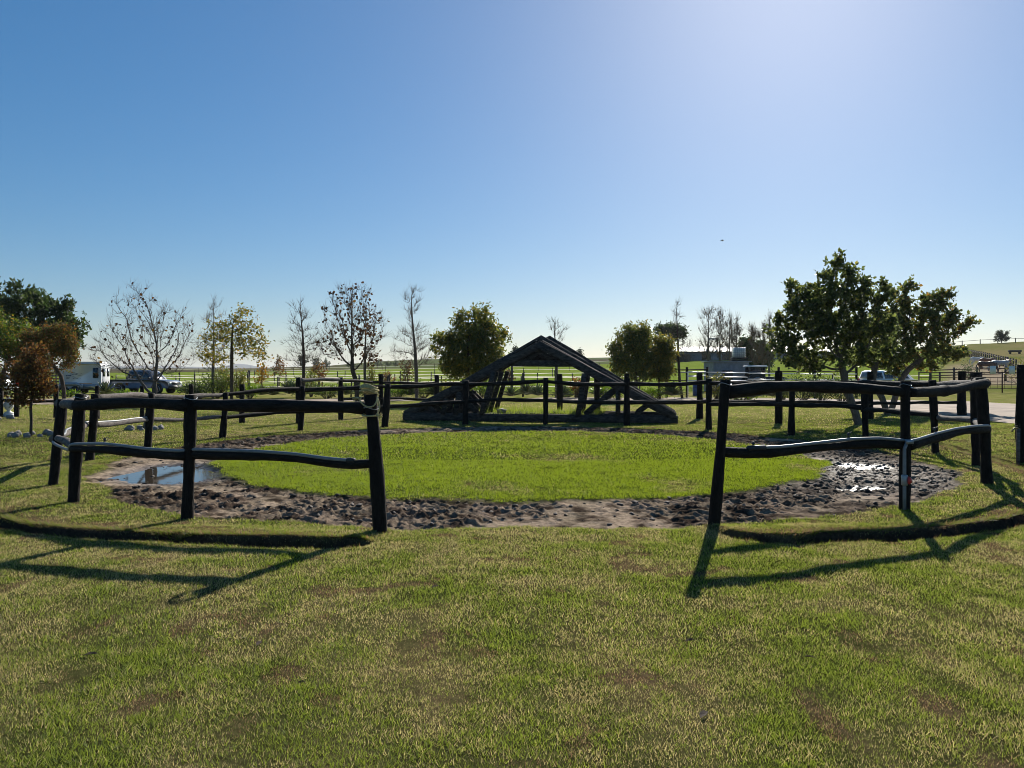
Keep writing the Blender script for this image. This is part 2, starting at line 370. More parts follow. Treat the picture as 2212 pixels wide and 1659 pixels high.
def ground_tint(X, Y):
    g = lawn_green(X, Y)
    col = mix(A_(0.105, 0.085, 0.042), A_(0.040, 0.050, 0.014), np.clip(g * 1.1, 0, 1))
    col = mix(col, A_(0.105, 0.070, 0.045), deadpatch(X, Y) * .8)
    far = sstep(16, 36, Y)
    col = mix(col, mix(A_(0.28, 0.245, 0.105), A_(0.165, 0.185, 0.045), np.clip(g, 0, 1)), far)
    col = mix(col, A_(0.050, 0.066, 0.014), lush(X, Y))
    xv = CX + F * X / np.maximum(Y, 20)
    fld = sstep(57, 63, Y + 3 * (fbm(X * .1, Y * .1, 71, 2) - .5)) * (1 - sstep(2010, 2090, xv + 60 * (fbm(X * .05, Y * .05, 73, 2) - .5)))
    f1 = mix(A_(0.140, 0.205, 0.028), A_(0.200, 0.245, 0.048), fbm(X * .06, Y * .10, 74, 3))
    col = mix(col, f1, fld)
    hill = sstep(57, 66, Y) * sstep(2010, 2090, xv)
    yard = hill * (1 - sstep(108, 125, Y)) * sstep(70, 76, Y) * (1 - sstep(2230, 2330, xv))
    hc = mix(A_(0.215, 0.185, 0.085), A_(0.13, 0.15, 0.04), sstep(.35, .7, fbm(X * .05, Y * .08, 76, 3)))
    col = mix(col, hc, hill); col = mix(col, A_(0.34, 0.27, 0.20), yard * .85)
    fr = sstep(225, 260, Y) * (1 - sstep(2010, 2090, xv))
    fb = mix(A_(0.075, 0.060, 0.045), A_(0.12, 0.12, 0.055), sstep(.35, .65, fbm(X * .008, Y * .02, 78, 4)))
    fg = mix(fb, A_(0.10, 0.13, 0.05), sstep(620, 900, xv) * sstep(.4, .55, fbm(X * .01, Y * .03, 79, 3)))
    col = mix(col, fg, fr)
    d, p = ditch(X, Y); soil = p * sstep(-0.17, -0.11, d) * (1 - sstep(0.06, 0.13, d))
    col = mix(col, A_(0.050, 0.032, 0.022), np.clip(soil, 0, 1))
    m = mudmask(X, Y); w = puddepth(X, Y)
    churn = sstep(0.30, 0.5, fbm(X * 0.9 + 3, Y * 0.9, 36, 3))
    k = fbm(X * 5, Y * 5, 34, 4)
    pale = np.clip(0.96 - churn * (.40 + .25 * sstep(2.0, 5.0, np.abs(X))) - np.maximum(0, k - .46) * 3.4 - .5 * w, 0, 1)
    mc = mix(A_(0.054, 0.040, 0.031), A_(0.34, 0.265, 0.195), pale)
    col = mix(col, mc, m)
    return col, m, np.clip(soil, 0, 1)
def polar_sheet(radii, NA, drop=None):
    th = np.linspace(0, 2 * np.pi, NA, endpoint=False)
    gx = (PEN[0] + radii[:, None] * np.sin(th)[None]).ravel(); gy = (PEN[1] - radii[:, None] * np.cos(th)[None]).ravel()
    gz = H(gx, gy, True)
    i = np.arange(len(radii) - 1)[:, None] * NA; j = np.arange(NA)[None]; k = (np.arange(NA) + 1) % NA
    Q = np.stack([i + j, i + k, i + k + NA, i + j + NA], -1)
    return gx, gy, gz, Q
rin = np.concatenate([[0.01], np.arange(0.3, 5.2, 0.22), [5.22]]); rout = np.concatenate([np.arange(7.88, 9.6, 0.035), 9.6 * 1.05 ** np.arange(0, 16), 9.6 * 1.05 ** 16 * 1.07 ** np.arange(0, 90)])
radii = np.concatenate([rin, rout]); radii = radii[radii < 7000]
gx, gy, gz, Q = polar_sheet(radii, 1280)
Q = np.delete(Q, len(rin) - 1, axis=0).reshape(-1, 4)       # the ring of the track is open
tint, mudv, soilv = ground_tint(gx, gy)
wetv = mudv * np.clip(puddepth(gx, gy) * 1.0 + 0.4 * np.exp(-((gx - 5.6) / 1.6) ** 2 - ((gy - 12.6) / 2.4) ** 2), 0, 1)
me = mesh_np('ground', np.stack([gx, gy, gz], 1), Q, None, True,
             {'tint': tint, 'mask': np.stack([mudv, soilv, wetv], 1)})
m, t, out = nodes('ground_surface')
at = N(t, 'ShaderNodeAttribute', attribute_name='tint'); am = N(t, 'ShaderNodeAttribute', attribute_name='mask')
sp = N(t, 'ShaderNodeSeparateColor'); t.links.new(am.outputs['Color'], sp.inputs[0])
ge = N(t, 'ShaderNodeNewGeometry')
n1 = N(t, 'ShaderNodeTexNoise', Scale=22.0, Detail=6.0, Roughness=0.7); t.links.new(ge.outputs['Position'], n1.inputs['Vector'])
mp = N(t, 'ShaderNodeMapping'); mp.inputs['Scale'].default_value = (0.6, 0.25, 1); t.links.new(ge.outputs['Position'], mp.inputs[0])
n2 = N(t, 'ShaderNodeTexNoise', Scale=3.0, Detail=7.0, Roughness=0.7); t.links.new(mp.outputs[0], n2.inputs['Vector'])
r1 = ramp(t, n1.outputs[0], [(0.28, (0.45,) * 3), (0.72, (1.5,) * 3)]); r2 = ramp(t, n2.outputs[0], [(0.3, (0.72, 0.75, 0.7)), (0.7, (1.25, 1.2, 1.2))])
x1 = N(t, 'ShaderNodeMix', data_type='RGBA', blend_type='MULTIPLY'); x1.inputs[0].default_value = 1
x2 = N(t, 'ShaderNodeMix', data_type='RGBA', blend_type='MULTIPLY'); x2.inputs[0].default_value = 1
t.links.new(at.outputs['Color'], x1.inputs[6]); t.links.new(r1.outputs[0], x1.inputs[7])
t.links.new(x1.outputs[2], x2.inputs[6]); t.links.new(r2.outputs[0], x2.inputs[7])
b = N(t, 'ShaderNodeBsdfPrincipled', Roughness=0.95); t.links.new(x2.outputs[2], b.inputs['Base Color'])
mr = N(t, 'ShaderNodeMapRange'); mr.inputs['From Min'].default_value = 0; mr.inputs['From Max'].default_value = 1
mr.inputs['To Min'].default_value = 0.95; mr.inputs['To Max'].default_value = 0.30; t.links.new(sp.outputs[2], mr.inputs['Value'])
t.links.new(mr.outputs[0], b.inputs['Roughness'])
ms = N(t, 'ShaderNodeMapRange'); ms.inputs['To Min'].default_value = 0.0; ms.inputs['To Max'].default_value = 0.5
t.links.new(sp.outputs[2], ms.inputs['Value']); t.links.new(ms.outputs[0], b.inputs['Specular IOR Level'])
bp = N(t, 'ShaderNodeBump', Strength=0.8, Distance=0.02); t.links.new(n1.outputs[0], bp.inputs['Height']); t.links.new(bp.outputs[0], b.inputs['Normal'])
t.links.new(b.outputs[0], out.inputs[0])
ground = tag(obj('ground', me, m), kind='structure')

rt = np.arange(5.16, 7.96, 0.024); tx, ty_, tz, Q = polar_sheet(rt, 1840)
edge = np.minimum(np.repeat(rt - 5.16, 1840), np.repeat(rt[-1] - rt, 1840)); tz = tz - 0.012 * (1 - sstep(0.0, 0.06, edge))
tint, mudv, soilv = ground_tint(tx, ty_)
wetv = mudv * np.clip(puddepth(tx, ty_) * 1.0 + 0.4 * np.exp(-((tx - 5.6) / 1.6) ** 2 - ((ty_ - 12.6) / 2.4) ** 2), 0, 1)
tag(obj('mud_track', mesh_np('mud_track', np.stack([tx, ty_, tz], 1), Q.reshape(-1, 4), None, True, {'tint': tint, 'mask': np.stack([mudv, soilv, wetv], 1)}), m), kind='structure')

# far blue hills beyond the plain
def ridge(name, pts, Y, depth, col):
    pts = np.array(pts, float); xs = np.linspace(pts[0, 0], pts[-1, 0], 160)
    ys = np.interp(xs, pts[:, 0], pts[:, 1]) + (fbm(xs * .02, xs * 0, 91, 4) - .5) * 3.0
    top = np.array([P(x, y, Y) for x, y in zip(xs, ys)]); V = []
    for f_, hgt in ((-1, -0.6), (-.6, .35), (-.25, .8), (0, 1), (.4, .6), (1, -0.6)):
        q = top.copy(); q[:, 1] += f_ * depth; q[:, 2] = -30 + (top[:, 2] + 30) * max(hgt, 0) - (20 if hgt < 0 else 0); V.append(q)
    V = np.concatenate(V); n = len(xs); i = np.arange(5)[:, None] * n; j = np.arange(n - 1)[None]
    Q = np.stack([i + j, i + j + 1, i + j + 1 + n, i + j + n], -1).reshape(-1, 4)
    mm = simple(name + '_cover', col, 0.95, var=0.3, scale=0.004)
    return tag(obj(name, mesh_np(name, V, Q, None, True), mm), kind='structure')
ridge('far_hills', [(-900, 792), (100, 794), (330, 790), (470, 793), (520, 784), (570, 794), (690, 793), (790, 786), (827, 776), (870, 788), (1000, 785), (1400, 790), (2900, 792)], 3600, 500, (0.10, 0.11, 0.12))

# sandy farm road
path = np.array([(21.5, -6, 5.5), (21, 10, 5.5), (20.6, 22, 5.4), (21, 32, 5.2), (19.5, 40, 5), (14, 44.3, 3.0), (6, 45, 1.5), (-6, 44.2, 1.3), (-14, 42, 1.8), (-24, 40.6, 3.2), (-48, 38.5, 5)], float)
s_ = np.concatenate([[0], np.cumsum(np.hypot(*np.diff(path[:, :2], axis=0).T))]); ss = np.arange(0, s_[-1], 0.6)
pc = np.stack([np.interp(ss, s_, path[:, q]) for q in range(3)], 1)
ker = np.ones(9) / 9
for q in range(3): pc[:, q] = np.convolve(np.pad(pc[:, q], 4, mode='edge'), ker, 'valid')
tg = np.gradient(pc[:, :2], axis=0); tg /= np.linalg.norm(tg, axis=1, keepdims=True); nr = np.stack([-tg[:, 1], tg[:, 0]], 1)
wv = np.linspace(-1, 1, 25); V = []
for q, wq in enumerate(wv):
    hw = pc[:, 2] * (1 + 0.35 * (fbm(ss * 0.35, ss * 0 + (wq > 0) * 9, 95, 3) - .5))
    xy = pc[:, :2] + nr * (wq * hw)[:, None]
    z = H(xy[:, 0], xy[:, 1]) + 0.035 - 0.09 * (abs(wq) > .95) + (fbm(xy[:, 0] * 2.5, xy[:, 1] * 2.5, 97, 3) - .5) * 0.05
    V.append(np.stack([xy[:, 0], xy[:, 1], z], 1))
V = np.concatenate(V); n = len(ss); i = np.arange(24)[:, None] * n; j = np.arange(n - 1)[None]
Q = np.stack([i + j, i + j + 1, i + j + 1 + n, i + j + n], -1).reshape(-1, 4)
M['sand'] = simple('pale_sand', (0.29, 0.22, 0.16), 0.95, var=0.4, scale=1.2, bump=1.0, bscale=5)
tag(obj('sand_road', mesh_np('sand_road', V, Q[:, ::-1], None, True), M['sand']), kind='structure')
def onroad(X, Y):
    d = np.full(X.shape, 1e9)
    for q in range(0, len(pc), 3): d = np.minimum(d, np.hypot(X - pc[q, 0], Y - pc[q, 1]) - pc[q, 2])
    return d

# puddles in the trampled track
m, t, out = nodes('muddy_water')
b = N(t, 'ShaderNodeBsdfPrincipled', Roughness=0.03); b.inputs['Base Color'].default_value = (0.045, 0.036, 0.026, 1); b.inputs['IOR'].default_value = 1.33
ge = N(t, 'ShaderNodeNewGeometry'); nz = N(t, 'ShaderNodeTexNoise', Scale=9.0, Detail=3.0); t.links.new(ge.outputs['Position'], nz.inputs['Vector'])
bp = N(t, 'ShaderNodeBump', Strength=0.05, Distance=0.01); t.links.new(nz.outputs[0], bp.inputs['Height']); t.links.new(bp.outputs[0], b.inputs['Normal'])
t.links.new(b.outputs[0], out.inputs[0]); M['water'] = m
m, t, out = nodes('wet_mud_film')
b = N(t, 'ShaderNodeBsdfPrincipled', Roughness=0.5); b.inputs['Base Color'].default_value = (0.11, 0.085, 0.062, 1); b.inputs['IOR'].default_value = 1.4
ge = N(t, 'ShaderNodeNewGeometry'); nz = N(t, 'ShaderNodeTexNoise', Scale=26.0, Detail=4.0); t.links.new(ge.outputs['Position'], nz.inputs['Vector'])
bp = N(t, 'ShaderNodeBump', Strength=0.6, Distance=0.02); t.links.new(nz.outputs[0], bp.inputs['Height']); t.links.new(bp.outputs[0], b.inputs['Normal'])
t.links.new(b.outputs[0], out.inputs[0]); M['film'] = m
for q, (x, y, a, b_, tt) in enumerate(PUD):
    an = np.linspace(0, 2 * np.pi, 72, endpoint=False); c, s = math.cos(tt), math.sin(tt)
    rr = 1.15 * (1 + .12 * (fbm(np.cos(an) * 2 + 5 * q, np.sin(an) * 2, 99, 2) - .5))
    ex = a * rr * np.cos(an); ey = b_ * rr * np.sin(an); X = x + ex * c - ey * s; Y = y + ex * s + ey * c
    base = float(H(np.array([x]), np.array([y]))[0]); zl = base - (0.052, 0.062, 0.056)[q]
    V = np.concatenate([np.stack([X, Y, np.full(72, zl)], 1), [[x, y, zl]]])
    T = [[72, i_, (i_ + 1) % 72] for i_ in range(72)]
    tag(obj('puddle', mesh_np('puddle', V, None, T), M['film'] if q else M['water']), kind='structure')

# ------------------------------------------------------------------ lawn: blades as one mesh
def blades(strata, inside, seed, length, width, tall=None):
    g = np.random.default_rng(seed); Vs = []; Cs = []
    for (y0, y1, dens, ws) in strata:
        A = 0.84 * (y1 ** 2 - y0 ** 2) + 1.6 * (y1 - y0); n = int(A * dens)
        u = g.random(n); Y = np.sqrt(y0 ** 2 + u * (y1 ** 2 - y0 ** 2)); X = (g.random(n) * 2 - 1) * (0.84 * Y + 0.8)
        keep = inside(X, Y, g); X = X[keep]; Y = Y[keep]; n = len(X)
        z = H(X, Y, y1 < 26)
        L = length * (0.55 + 0.9 * g.random(n)) * min(1.9, 1 + 0.16 * (ws - 1)); Wd = width * (0.7 + 0.6 * g.random(n)) * ws
        gr = lawn_green(X, Y); dp = deadpatch(X, Y); lu = lush(X, Y)
        L = L * (1 - 0.45 * dp) * (1 + 0.55 * lu) * (0.75 + 0.5 * gr)
        az = g.random(n) * 2 * np.pi; lean = 0.35 + 0.9 * g.random(n)
        yaw = g.random(n) * np.pi
        sx = np.cos(yaw) * Wd / 2; sy = np.sin(yaw) * Wd / 2
        tx = np.sin(lean) * np.cos(az) * L; ty = np.sin(lean) * np.sin(az) * L; tz = np.cos(lean) * L
        V = np.empty((n, 3, 3)); zb = z - 0.004
        V[:, 0] = np.stack([X - sx, Y - sy, zb], 1); V[:, 1] = np.stack([X + sx, Y + sy, zb], 1)
        V[:, 2] = np.stack([X + tx, Y + ty, z + tz], 1)
        r = g.random(n); green = r < np.clip(gr * 1.0 + 0.09, 0.12, 0.93)
        col = np.where(green[:, None], mix(A_(0.120, 0.160, 0.026), A_(0.225, 0.285, 0.060), g.random(n)), mix(A_(0.30, 0.255, 0.110), A_(0.50, 0.445, 0.225), g.random(n)))
        dead = g.random(n) < dp * .85; col = np.where(dead[:, None], mix(A_(0.150, 0.095, 0.055), A_(0.26, 0.185, 0.105), g.random(n)), col)
        lg = g.random(n) < lu * .97
        col = np.where(lg[:, None], mix(A_(0.150, 0.215, 0.022), A_(0.235, 0.300, 0.050), g.random(n)), col)
        Vs.append(V.reshape(-1, 3)); Cs.append(np.repeat(col, 3, 0))
    V = np.concatenate(Vs); return V, np.arange(len(V)).reshape(-1, 3), np.concatenate(Cs)
def on_lawn(X, Y, g):
    d, p = ditch(X, Y); r, ph = penpolar(X, Y)
    ok = (mudmask(X, Y) < 0.15 + 0.3 * g.random(len(X))) & ~((p > .4) & (d > -0.135 + .03 * g.random(len(X))) & (d < 0.13))
    ok &= (onroad(X, Y) > -0.25 * g.random(len(X)))
    return ok & (g.random(len(X)) > 0.3 * deadpatch(X, Y))
V, T, col = blades([(1.9, 4.5, 14000, 1.0), (4.5, 8, 8800, 1.25), (8, 14, 3100, 1.8), (14, 24, 800, 3.0), (24, 40, 150, 5.4)], on_lawn, 3, 0.023, 0.0038)
g = np.random.default_rng(44); n = 26000
phs = np.concatenate([np.radians(-75 + 64.5 * g.random(n // 2)), np.radians(14.3 + 88 * g.random(n // 2))]); rr_ = np.interp(np.degrees(phs), _DR[:, 0], _DR[:, 1]) + np.where(g.random(n) < .72, -0.15 - .10 * g.random(n) ** 2, .12 + .06 * g.random(n))
X = PEN[0] + rr_ * np.sin(phs); Y = PEN[1] - rr_ * np.cos(phs); B = np.stack([X, Y, H(X, Y) - .003], 1); L = .03 + .05 * g.random(n); az = phs + (g.random(n) - .5) * 2.4; ln = .5 + .9 * g.random(n); yaw = g.random(n) * 3.14; w_ = .0022 + .002 * g.random(n)
sd_ = np.stack([np.cos(yaw) * w_, np.sin(yaw) * w_, 0 * w_], 1); V2 = np.empty((n, 3, 3)); V2[:, 0] = B - sd_; V2[:, 1] = B + sd_; V2[:, 2] = B + np.stack([np.sin(ln) * np.sin(az) * L, -np.sin(ln) * np.cos(az) * L, np.cos(ln) * L], 1)
c2 = np.where((g.random(n) < .28)[:, None], mix(A_(.16, .10, .055), A_(.30, .21, .11), g.random(n)), mix(A_(.09, .12, .02), A_(.15, .19, .04), g.random(n)))
V = np.concatenate([V, V2.reshape(-1, 3)]); T = np.arange(len(V)).reshape(-1, 3); col = np.concatenate([col, np.repeat(c2, 3, 0)])
lawn = obj('lawn_grass', mesh_np('lawn_grass', V, None, T, False, {'tint': col}), M['grass'])
tag(lawn, 'short mown half-dry lawn grass around and inside the round pen', 'grass', kind='stuff')

# clods thrown up in the muddy track
g = np.random.default_rng(12); n = 14000
r = 5.5 + 2.2 * g.random(n); a = g.random(n) * 2 * np.pi; X = PEN[0] + r * np.sin(a); Y = PEN[1] - r * np.cos(a)
ch = sstep(0.36, 0.6, fbm(X * 0.9 + 3, Y * 0.9, 36, 3))
k = (mudmask(X, Y) > .4) & (g.random(n) < (0.07 + 0.28 * ch) * (1 - .93 * puddepth(X, Y))); X = X[k]; Y = Y[k]; n = len(X)
ico = []; ph_ = (1 + 5 ** .5) / 2
for a_, b_ in ((1, ph_), (-1, ph_), (1, -ph_), (-1, -ph_)): ico += [(0, a_, b_), (a_, b_, 0), (b_, 0, a_)]
ico = np.array(ico, float); ico /= np.linalg.norm(ico[0])
d2 = ((ico[:, None] - ico[None]) ** 2).sum(-1); ed = d2 < 1.2
fa = np.array([(p_, q_, r_) for p_ in range(12) for q_ in range(p_ + 1, 12) for r_ in range(q_ + 1, 12) if ed[p_, q_] and ed[q_, r_] and ed[p_, r_]])
for f_ in fa:
    if np.dot(np.cross(ico[f_[1]] - ico[f_[0]], ico[f_[2]] - ico[f_[0]]), ico[f_[0]]) < 0: f_[1], f_[2] = f_[2], f_[1]
sz = 0.007 + 0.028 * g.random(n) ** 4
V = ico[None] * sz[:, None, None] * (0.35 + 1.2 * g.random((n, 12, 1))) * np.stack([np.ones(n) * 1.25, np.ones(n) * 1.25, .55 + .35 * g.random(n)], 1)[:, None, :]
V = V + np.stack([X, Y, H(X, Y, True) + sz * .12], 1)[:, None, :]
T = (fa[None] + (np.arange(n) * 12)[:, None, None]).reshape(-1, 3)
M['clod'] = simple('damp_soil', (0.055, 0.041, 0.031), 0.85, var=0.45, scale=9, bump=0.5, bscale=60)
clod = obj('mud_clods', mesh_np('mud_clods', V.reshape(-1, 3), None, T, False), M['clod'])
tag(clod, 'dark trampled clods of soil on the muddy ring track', 'mud', kind='stuff')

# ------------------------------------------------------------------ round pen fence
def log_mesh(pts, r0, r1, seed, sides=11, segs=None, knots=True, bow=0.0):
    """a peeled pole along control points: smooth curve, uneven girth, knots"""
    pts = np.asarray(pts, float); g = np.random.default_rng(seed)
    d = np.concatenate([[0], np.cumsum(np.linalg.norm(np.diff(pts, axis=0), axis=1))]); L = d[-1]
    n = segs or max(8, int(L / 0.12)); s = np.linspace(0, L, n)
    dm = np.linspace(0, L, max(len(pts) * 6, 12)); lin = np.stack([np.interp(dm, d, pts[:, q]) for q in range(3)], 1)
    if len(pts) > 2:                                     # round the corners
        for _ in range(3):
            lin[1:-1] = (lin[:-2] + 2 * lin[1:-1] + lin[2:]) / 4
    c = np.stack([np.interp(s, dm, lin[:, q]) for q in range(3)], 1)
    w = np.sin(np.linspace(0, np.pi, n))
    for q in (1, 2):
        c[:, q] += bow * w * (np.sin(s * (2.2 + g.random()) + g.random() * 6) * .6 + (g.random() - .5))
    rad = np.linspace(r0, r1, n) * (1 + 0.10 * np.sin(s * (3 + 2 * g.random()) + g.random() * 6) + 0.06 * (g.random(n) - .5))
    if knots:
        for _ in range(int(L * 1.2)):
            k = g.random() * L; rad *= 1 + 0.13 * np.exp(-((s - k) / 0.05) ** 2)
    return MB().tube(c, rad, sides, jit=0.10, seed=seed)
def post_mesh(foot, top, r, seed, sides=12):
    f = np.array(foot, float); f[2] -= 0.12; tp = np.array(top, float)
    return log_mesh([f, (f + tp) / 2 + (np.random.default_rng(seed).random(3) - .5) * [.02, .02, 0], tp], r * 1.06, r * .95, seed, sides, segs=14, knots=False)
PEN_POSTS = [  # foot x, foot y, top x, top y, width (photo px)
    (823, 1148, 800, 852, 29), (403, 1120, 412, 853, 25), (157, 1085, 174, 851, 25), (113, 1048, 136, 863, 20), (192, 995, 207, 851, 17),
    (318, 968, 326, 849, 16), (480, 945, 488, 848, 13), (648, 930, 654, 834, 12), (830, 923, 838, 829, 14), (1005, 917, 1007, 822, 13),
    (1178, 917, 1179, 816, 11), (1354, 919, 1355, 817, 14), (1531, 928, 1532, 818, 13), (1709, 940, 1712, 823, 14), (1870, 951, 1866, 822, 14),
    (2021, 978, 2014, 821, 15), (2109, 1006, 2107, 815, 18), (2133, 1046, 2118, 815, 22), (1954, 1102, 1956, 823, 21), (1540, 1137, 1567, 820, 23)]
fence = thing('round_pen_fence', 'dark round pole fence with wavy rails and an open gateway circling the muddy track', 'fence', (PEN[0], PEN[1], 0))
PP = []
for q, (fx, fy, tx, ty, w) in enumerate(PEN_POSTS):
    X, Y = G(fx, fy); hz = Hs(X, Y); r = w / F * Y / 2; tp = P(tx, ty, Y)
    PP.append((np.array([X, Y, hz]), tp, r)); post_mesh((X, Y, hz), tp, r, 100 + q).build('post', M['creosote'], fence, smooth=True)
def on_span(a, b, xv, yv, push=0.0):
    """point of the vertical plane through posts a and b seen at a photo pixel"""
    A = PP[a][0]; B = PP[b][0]; k = (xv - CX) / F
    d = B - A; den = d[0] - k * d[1]
    t = (k * A[1] - A[0]) / den if abs(den) > 1e-6 else 0.5
    t = min(1.03, max(-0.03, t)); p = A + d * t
    n = np.array([p[0] - PEN[0], p[1] - PEN[1], 0]); n /= np.linalg.norm(n)
    z = EYE - (yv - HY) / F * p[1]; return np.array([p[0], p[1], z]) + n * push
def post_x(q, y):                      # photo column of post q at row y
    fx, fy, tx, ty, w = PEN_POSTS[q]; t = (y - fy) / (ty - fy); return fx + (tx - fx) * t
TOP = {  # (post a, post b): centre line of the top rail in photo px, thickness at both ends in m, weathered?
    (1, 0): ([(408, 874), (500, 876), (600, 879), (700, 880), (800, 882)], .064, .062, 0),
    (2, 1): ([(172, 876), (230, 873), (300, 870), (360, 871), (414, 876)], .060, .066, 0),
    (3, 2): ([(133, 873), (150, 873), (176, 876)], .058, .060, 1),
    (4, 3): ([(208, 858), (180, 863), (134, 871)], .055, .060, 1),
    (5, 4): ([(330, 857), (290, 853), (250, 855), (205, 859)], .060, .058, 1),
    (6, 5): ([(490, 854), (440, 855), (390, 858), (324, 857)], .050, .058, 1),
    (7, 6): ([(656, 840), (610, 841), (560, 843), (520, 849), (484, 852)], .055, .050, 0),
    (8, 7): ([(840, 835), (780, 837), (720, 840), (650, 843)], .058, .060, 0),
    (8, 9): ([(836, 836), (900, 834), (950, 830), (1008, 829)], .060, .055, 0),
    (9, 10): ([(1006, 831), (1060, 829), (1120, 827), (1180, 823)], .058, .062, 0),
    (10, 11): ([(1178, 824), (1240, 829), (1300, 831), (1356, 830)], .055, .062, 0),
    (11, 12): ([(1354, 829), (1420, 831), (1480, 830), (1533, 825)], .056, .058, 0),
    (12, 13): ([(1531, 827), (1600, 829), (1660, 828), (1712, 829)], .060, .060, 0),
    (13, 14): ([(1710, 828), (1760, 826), (1820, 829), (1868, 827)], .060, .060, 0),
    (14, 15): ([(1866, 826), (1910, 827), (1960, 829), (2016, 830)], .060, .060, 0),
    (15, 16): ([(2014, 831), (2050, 830), (2080, 828), (2109, 824)], .060, .055, 1),
    (16, 17): ([(2108, 826), (2114, 826), (2120, 826)], .058, .06, 0),
    (17, 18): ([(2121, 828), (2090, 833), (2050, 840), (2010, 846), (1956, 848)], .062, .060, 0),
    (18, 19): ([(1957, 847), (1900, 841), (1830, 836), (1760, 834), (1690, 835), (1640, 839), (1600, 845), (1566, 848)], .056, .066, 0)}
MID = {
    (1, 0): ([(405, 982), (480, 984), (560, 987), (640, 993), (710, 1001), (760, 1005), (812, 1000)], .048, .044, 0),
    (2, 1): ([(163, 969), (200, 968), (235, 968), (280, 973), (330, 980), (408, 985)], .042, .050, 0),
    (3, 2): ([(122, 947), (138, 953), (152, 963), (164, 970)], .05, .045, 1),
    (4, 3): ([(202, 917), (175, 925), (150, 935), (122, 948)], .050, .05, 1),
    (5, 4): ([(325, 906), (290, 909), (250, 915), (200, 918)], .046, .050, 1),
    (6, 5): ([(486, 900), (440, 903), (380, 907), (322, 906)], .040, .045, 1),
    (7, 6): ([(652, 888), (600, 890), (550, 896), (483, 902)], .055, .050, 0),
    (8, 7): ([(836, 880), (780, 884), (720, 887), (650, 889)], .05, .055, 0),
    (8, 9): ([(832, 878), (880, 876), (940, 871), (1006, 868)], .058, .055, 0),
    (9, 10): ([(1005, 868), (1060, 864), (1120, 864), (1180, 865)], .055, .052, 0),
    (10, 11): ([(1178, 865), (1240, 868), (1300, 869), (1356, 869)], .052, .058, 0),
    (11, 12): ([(1354, 869), (1420, 870), (1480, 870), (1533, 867)], .058, .058, 0),
    (12, 13): ([(1533, 873), (1600, 873), (1660, 873), (1712, 875)], .060, .055, 0),
    (13, 14): ([(1710, 875), (1760, 876), (1820, 877), (1868, 881)], .055, .058, 0),
    (14, 15): ([(1866, 886), (1910, 886), (1960, 891), (2018, 896)], .055, .055, 0),
    (15, 16): ([(2016, 902), (2050, 904), (2080, 906), (2109, 908)], .052, .050, 1),
    (16, 17): ([(2108, 908), (2115, 917), (2126, 929)], .05, .05, 1),
    (17, 18): ([(2126, 927), (2090, 929), (2050, 935), (2010, 945), (1956, 962)], .048, .055, 0),
    (18, 19): ([(1957, 962), (1900, 957), (1836, 959), (1760, 968), (1690, 976), (1630, 979), (1556, 976)], .046, .056, 0)}
RAIL = {}
for nm, tab in (('top_rail', TOP), ('middle_rail', MID)):
    for q, ((a, b_), (px, r0, r1, wd)) in enumerate(tab.items()):
        pts = [on_span(a, b_, x, y) for x, y in px]
        n = len(pts)
        # rails sit against the outer side of their posts, alternating
        off = 0.045 if q % 2 else -0.02
        cdir = np.array([pts[n // 2][0] - PEN[0], pts[n // 2][1] - PEN[1], 0]); cdir /= np.linalg.norm(cdir)
        pts = [p + cdir * off for p in pts]; RAIL[(nm, a, b_)] = np.array(pts)
        log_mesh(pts, r0, r1, 300 + q + (50 if nm[0] == 'm' else 0), sides=12, bow=0.012).build(nm, M['weathered'] if wd else M['creosote_rail'], fence, smooth=True)
# wire bindings where rails meet the nearest posts
for q in (0, 1, 2, 18, 19):
    f, tp, r = PP[q]; t = .97 if q else .9; c = f + (tp - f) * t
    ring = [c + np.array([math.cos(a) * (r + .008), math.sin(a) * (r + .008), .012 * math.sin(2 * a)]) for a in np.linspace(0, 2 * np.pi, 17)]
    MB().tube(ring, 0.004, 5).build('wire_tie', M['galv'], fence)

# grey water pipe clipped along the middle rails (left side and right side of the gateway)
def along(keys, lift=0.058, out=0.02):
    pts = []
    for k in keys:
        p = RAIL[('middle_rail',) + k[:2]]; p = p[::-1] if k[2] else p
        for v in p:
            n = np.array([v[0] - PEN[0], v[1] - PEN[1], 0]); n /= np.linalg.norm(n); pts.append(v + [0, 0, lift] + n * out)
    return pts
def smooth_path(pts, step=0.05):
    pts = np.array(pts); d = np.concatenate([[0], np.cumsum(np.linalg.norm(np.diff(pts, axis=0), axis=1) + 1e-6)]); s = np.arange(0, d[-1], step)
    p = np.stack([np.interp(s, d, pts[:, q]) for q in range(3)], 1)
    for _ in range(4): p[1:-1] = (p[:-2] + 2 * p[1:-1] + p[2:]) / 4
    return p
pl = along([(1, 0, True), (2, 1, True)])[1:]
for p in pl[:2]: p[2] -= .01
f3 = PP[3][0]; loop = [P(150, 973, 9.6), P(132, 966, 10.6), P(114, 957, 10.75), P(118, 946, 11.1), P(140, 938, 11.7)]
pipe = thing('water_pipe', 'grey plastic water pipe draped along the middle rails left of the gateway', 'pipe', pl[0])
MB().tube(smooth_path(pl + loop + along([(4, 3, True), (5, 4, True)], .05, .0)[1:]), 0.019, 8).build('hose', M['pipe'], pipe, smooth=True)
MB().tube([pl[0] - (pl[1] - pl[0]) * .12 + [0, 0, 0], pl[0] + (pl[1] - pl[0]) * .2], .028, 10).build('end_cap', M['blackplastic'], pipe, smooth=True)
pr = along([(18, 19, True), (17, 18, True)], .056, .03)[1:]
pr2 = pr + [P(2131, 926, 10.9), P(2139, 922, 11.1), P(2136, 917, 11.5)]
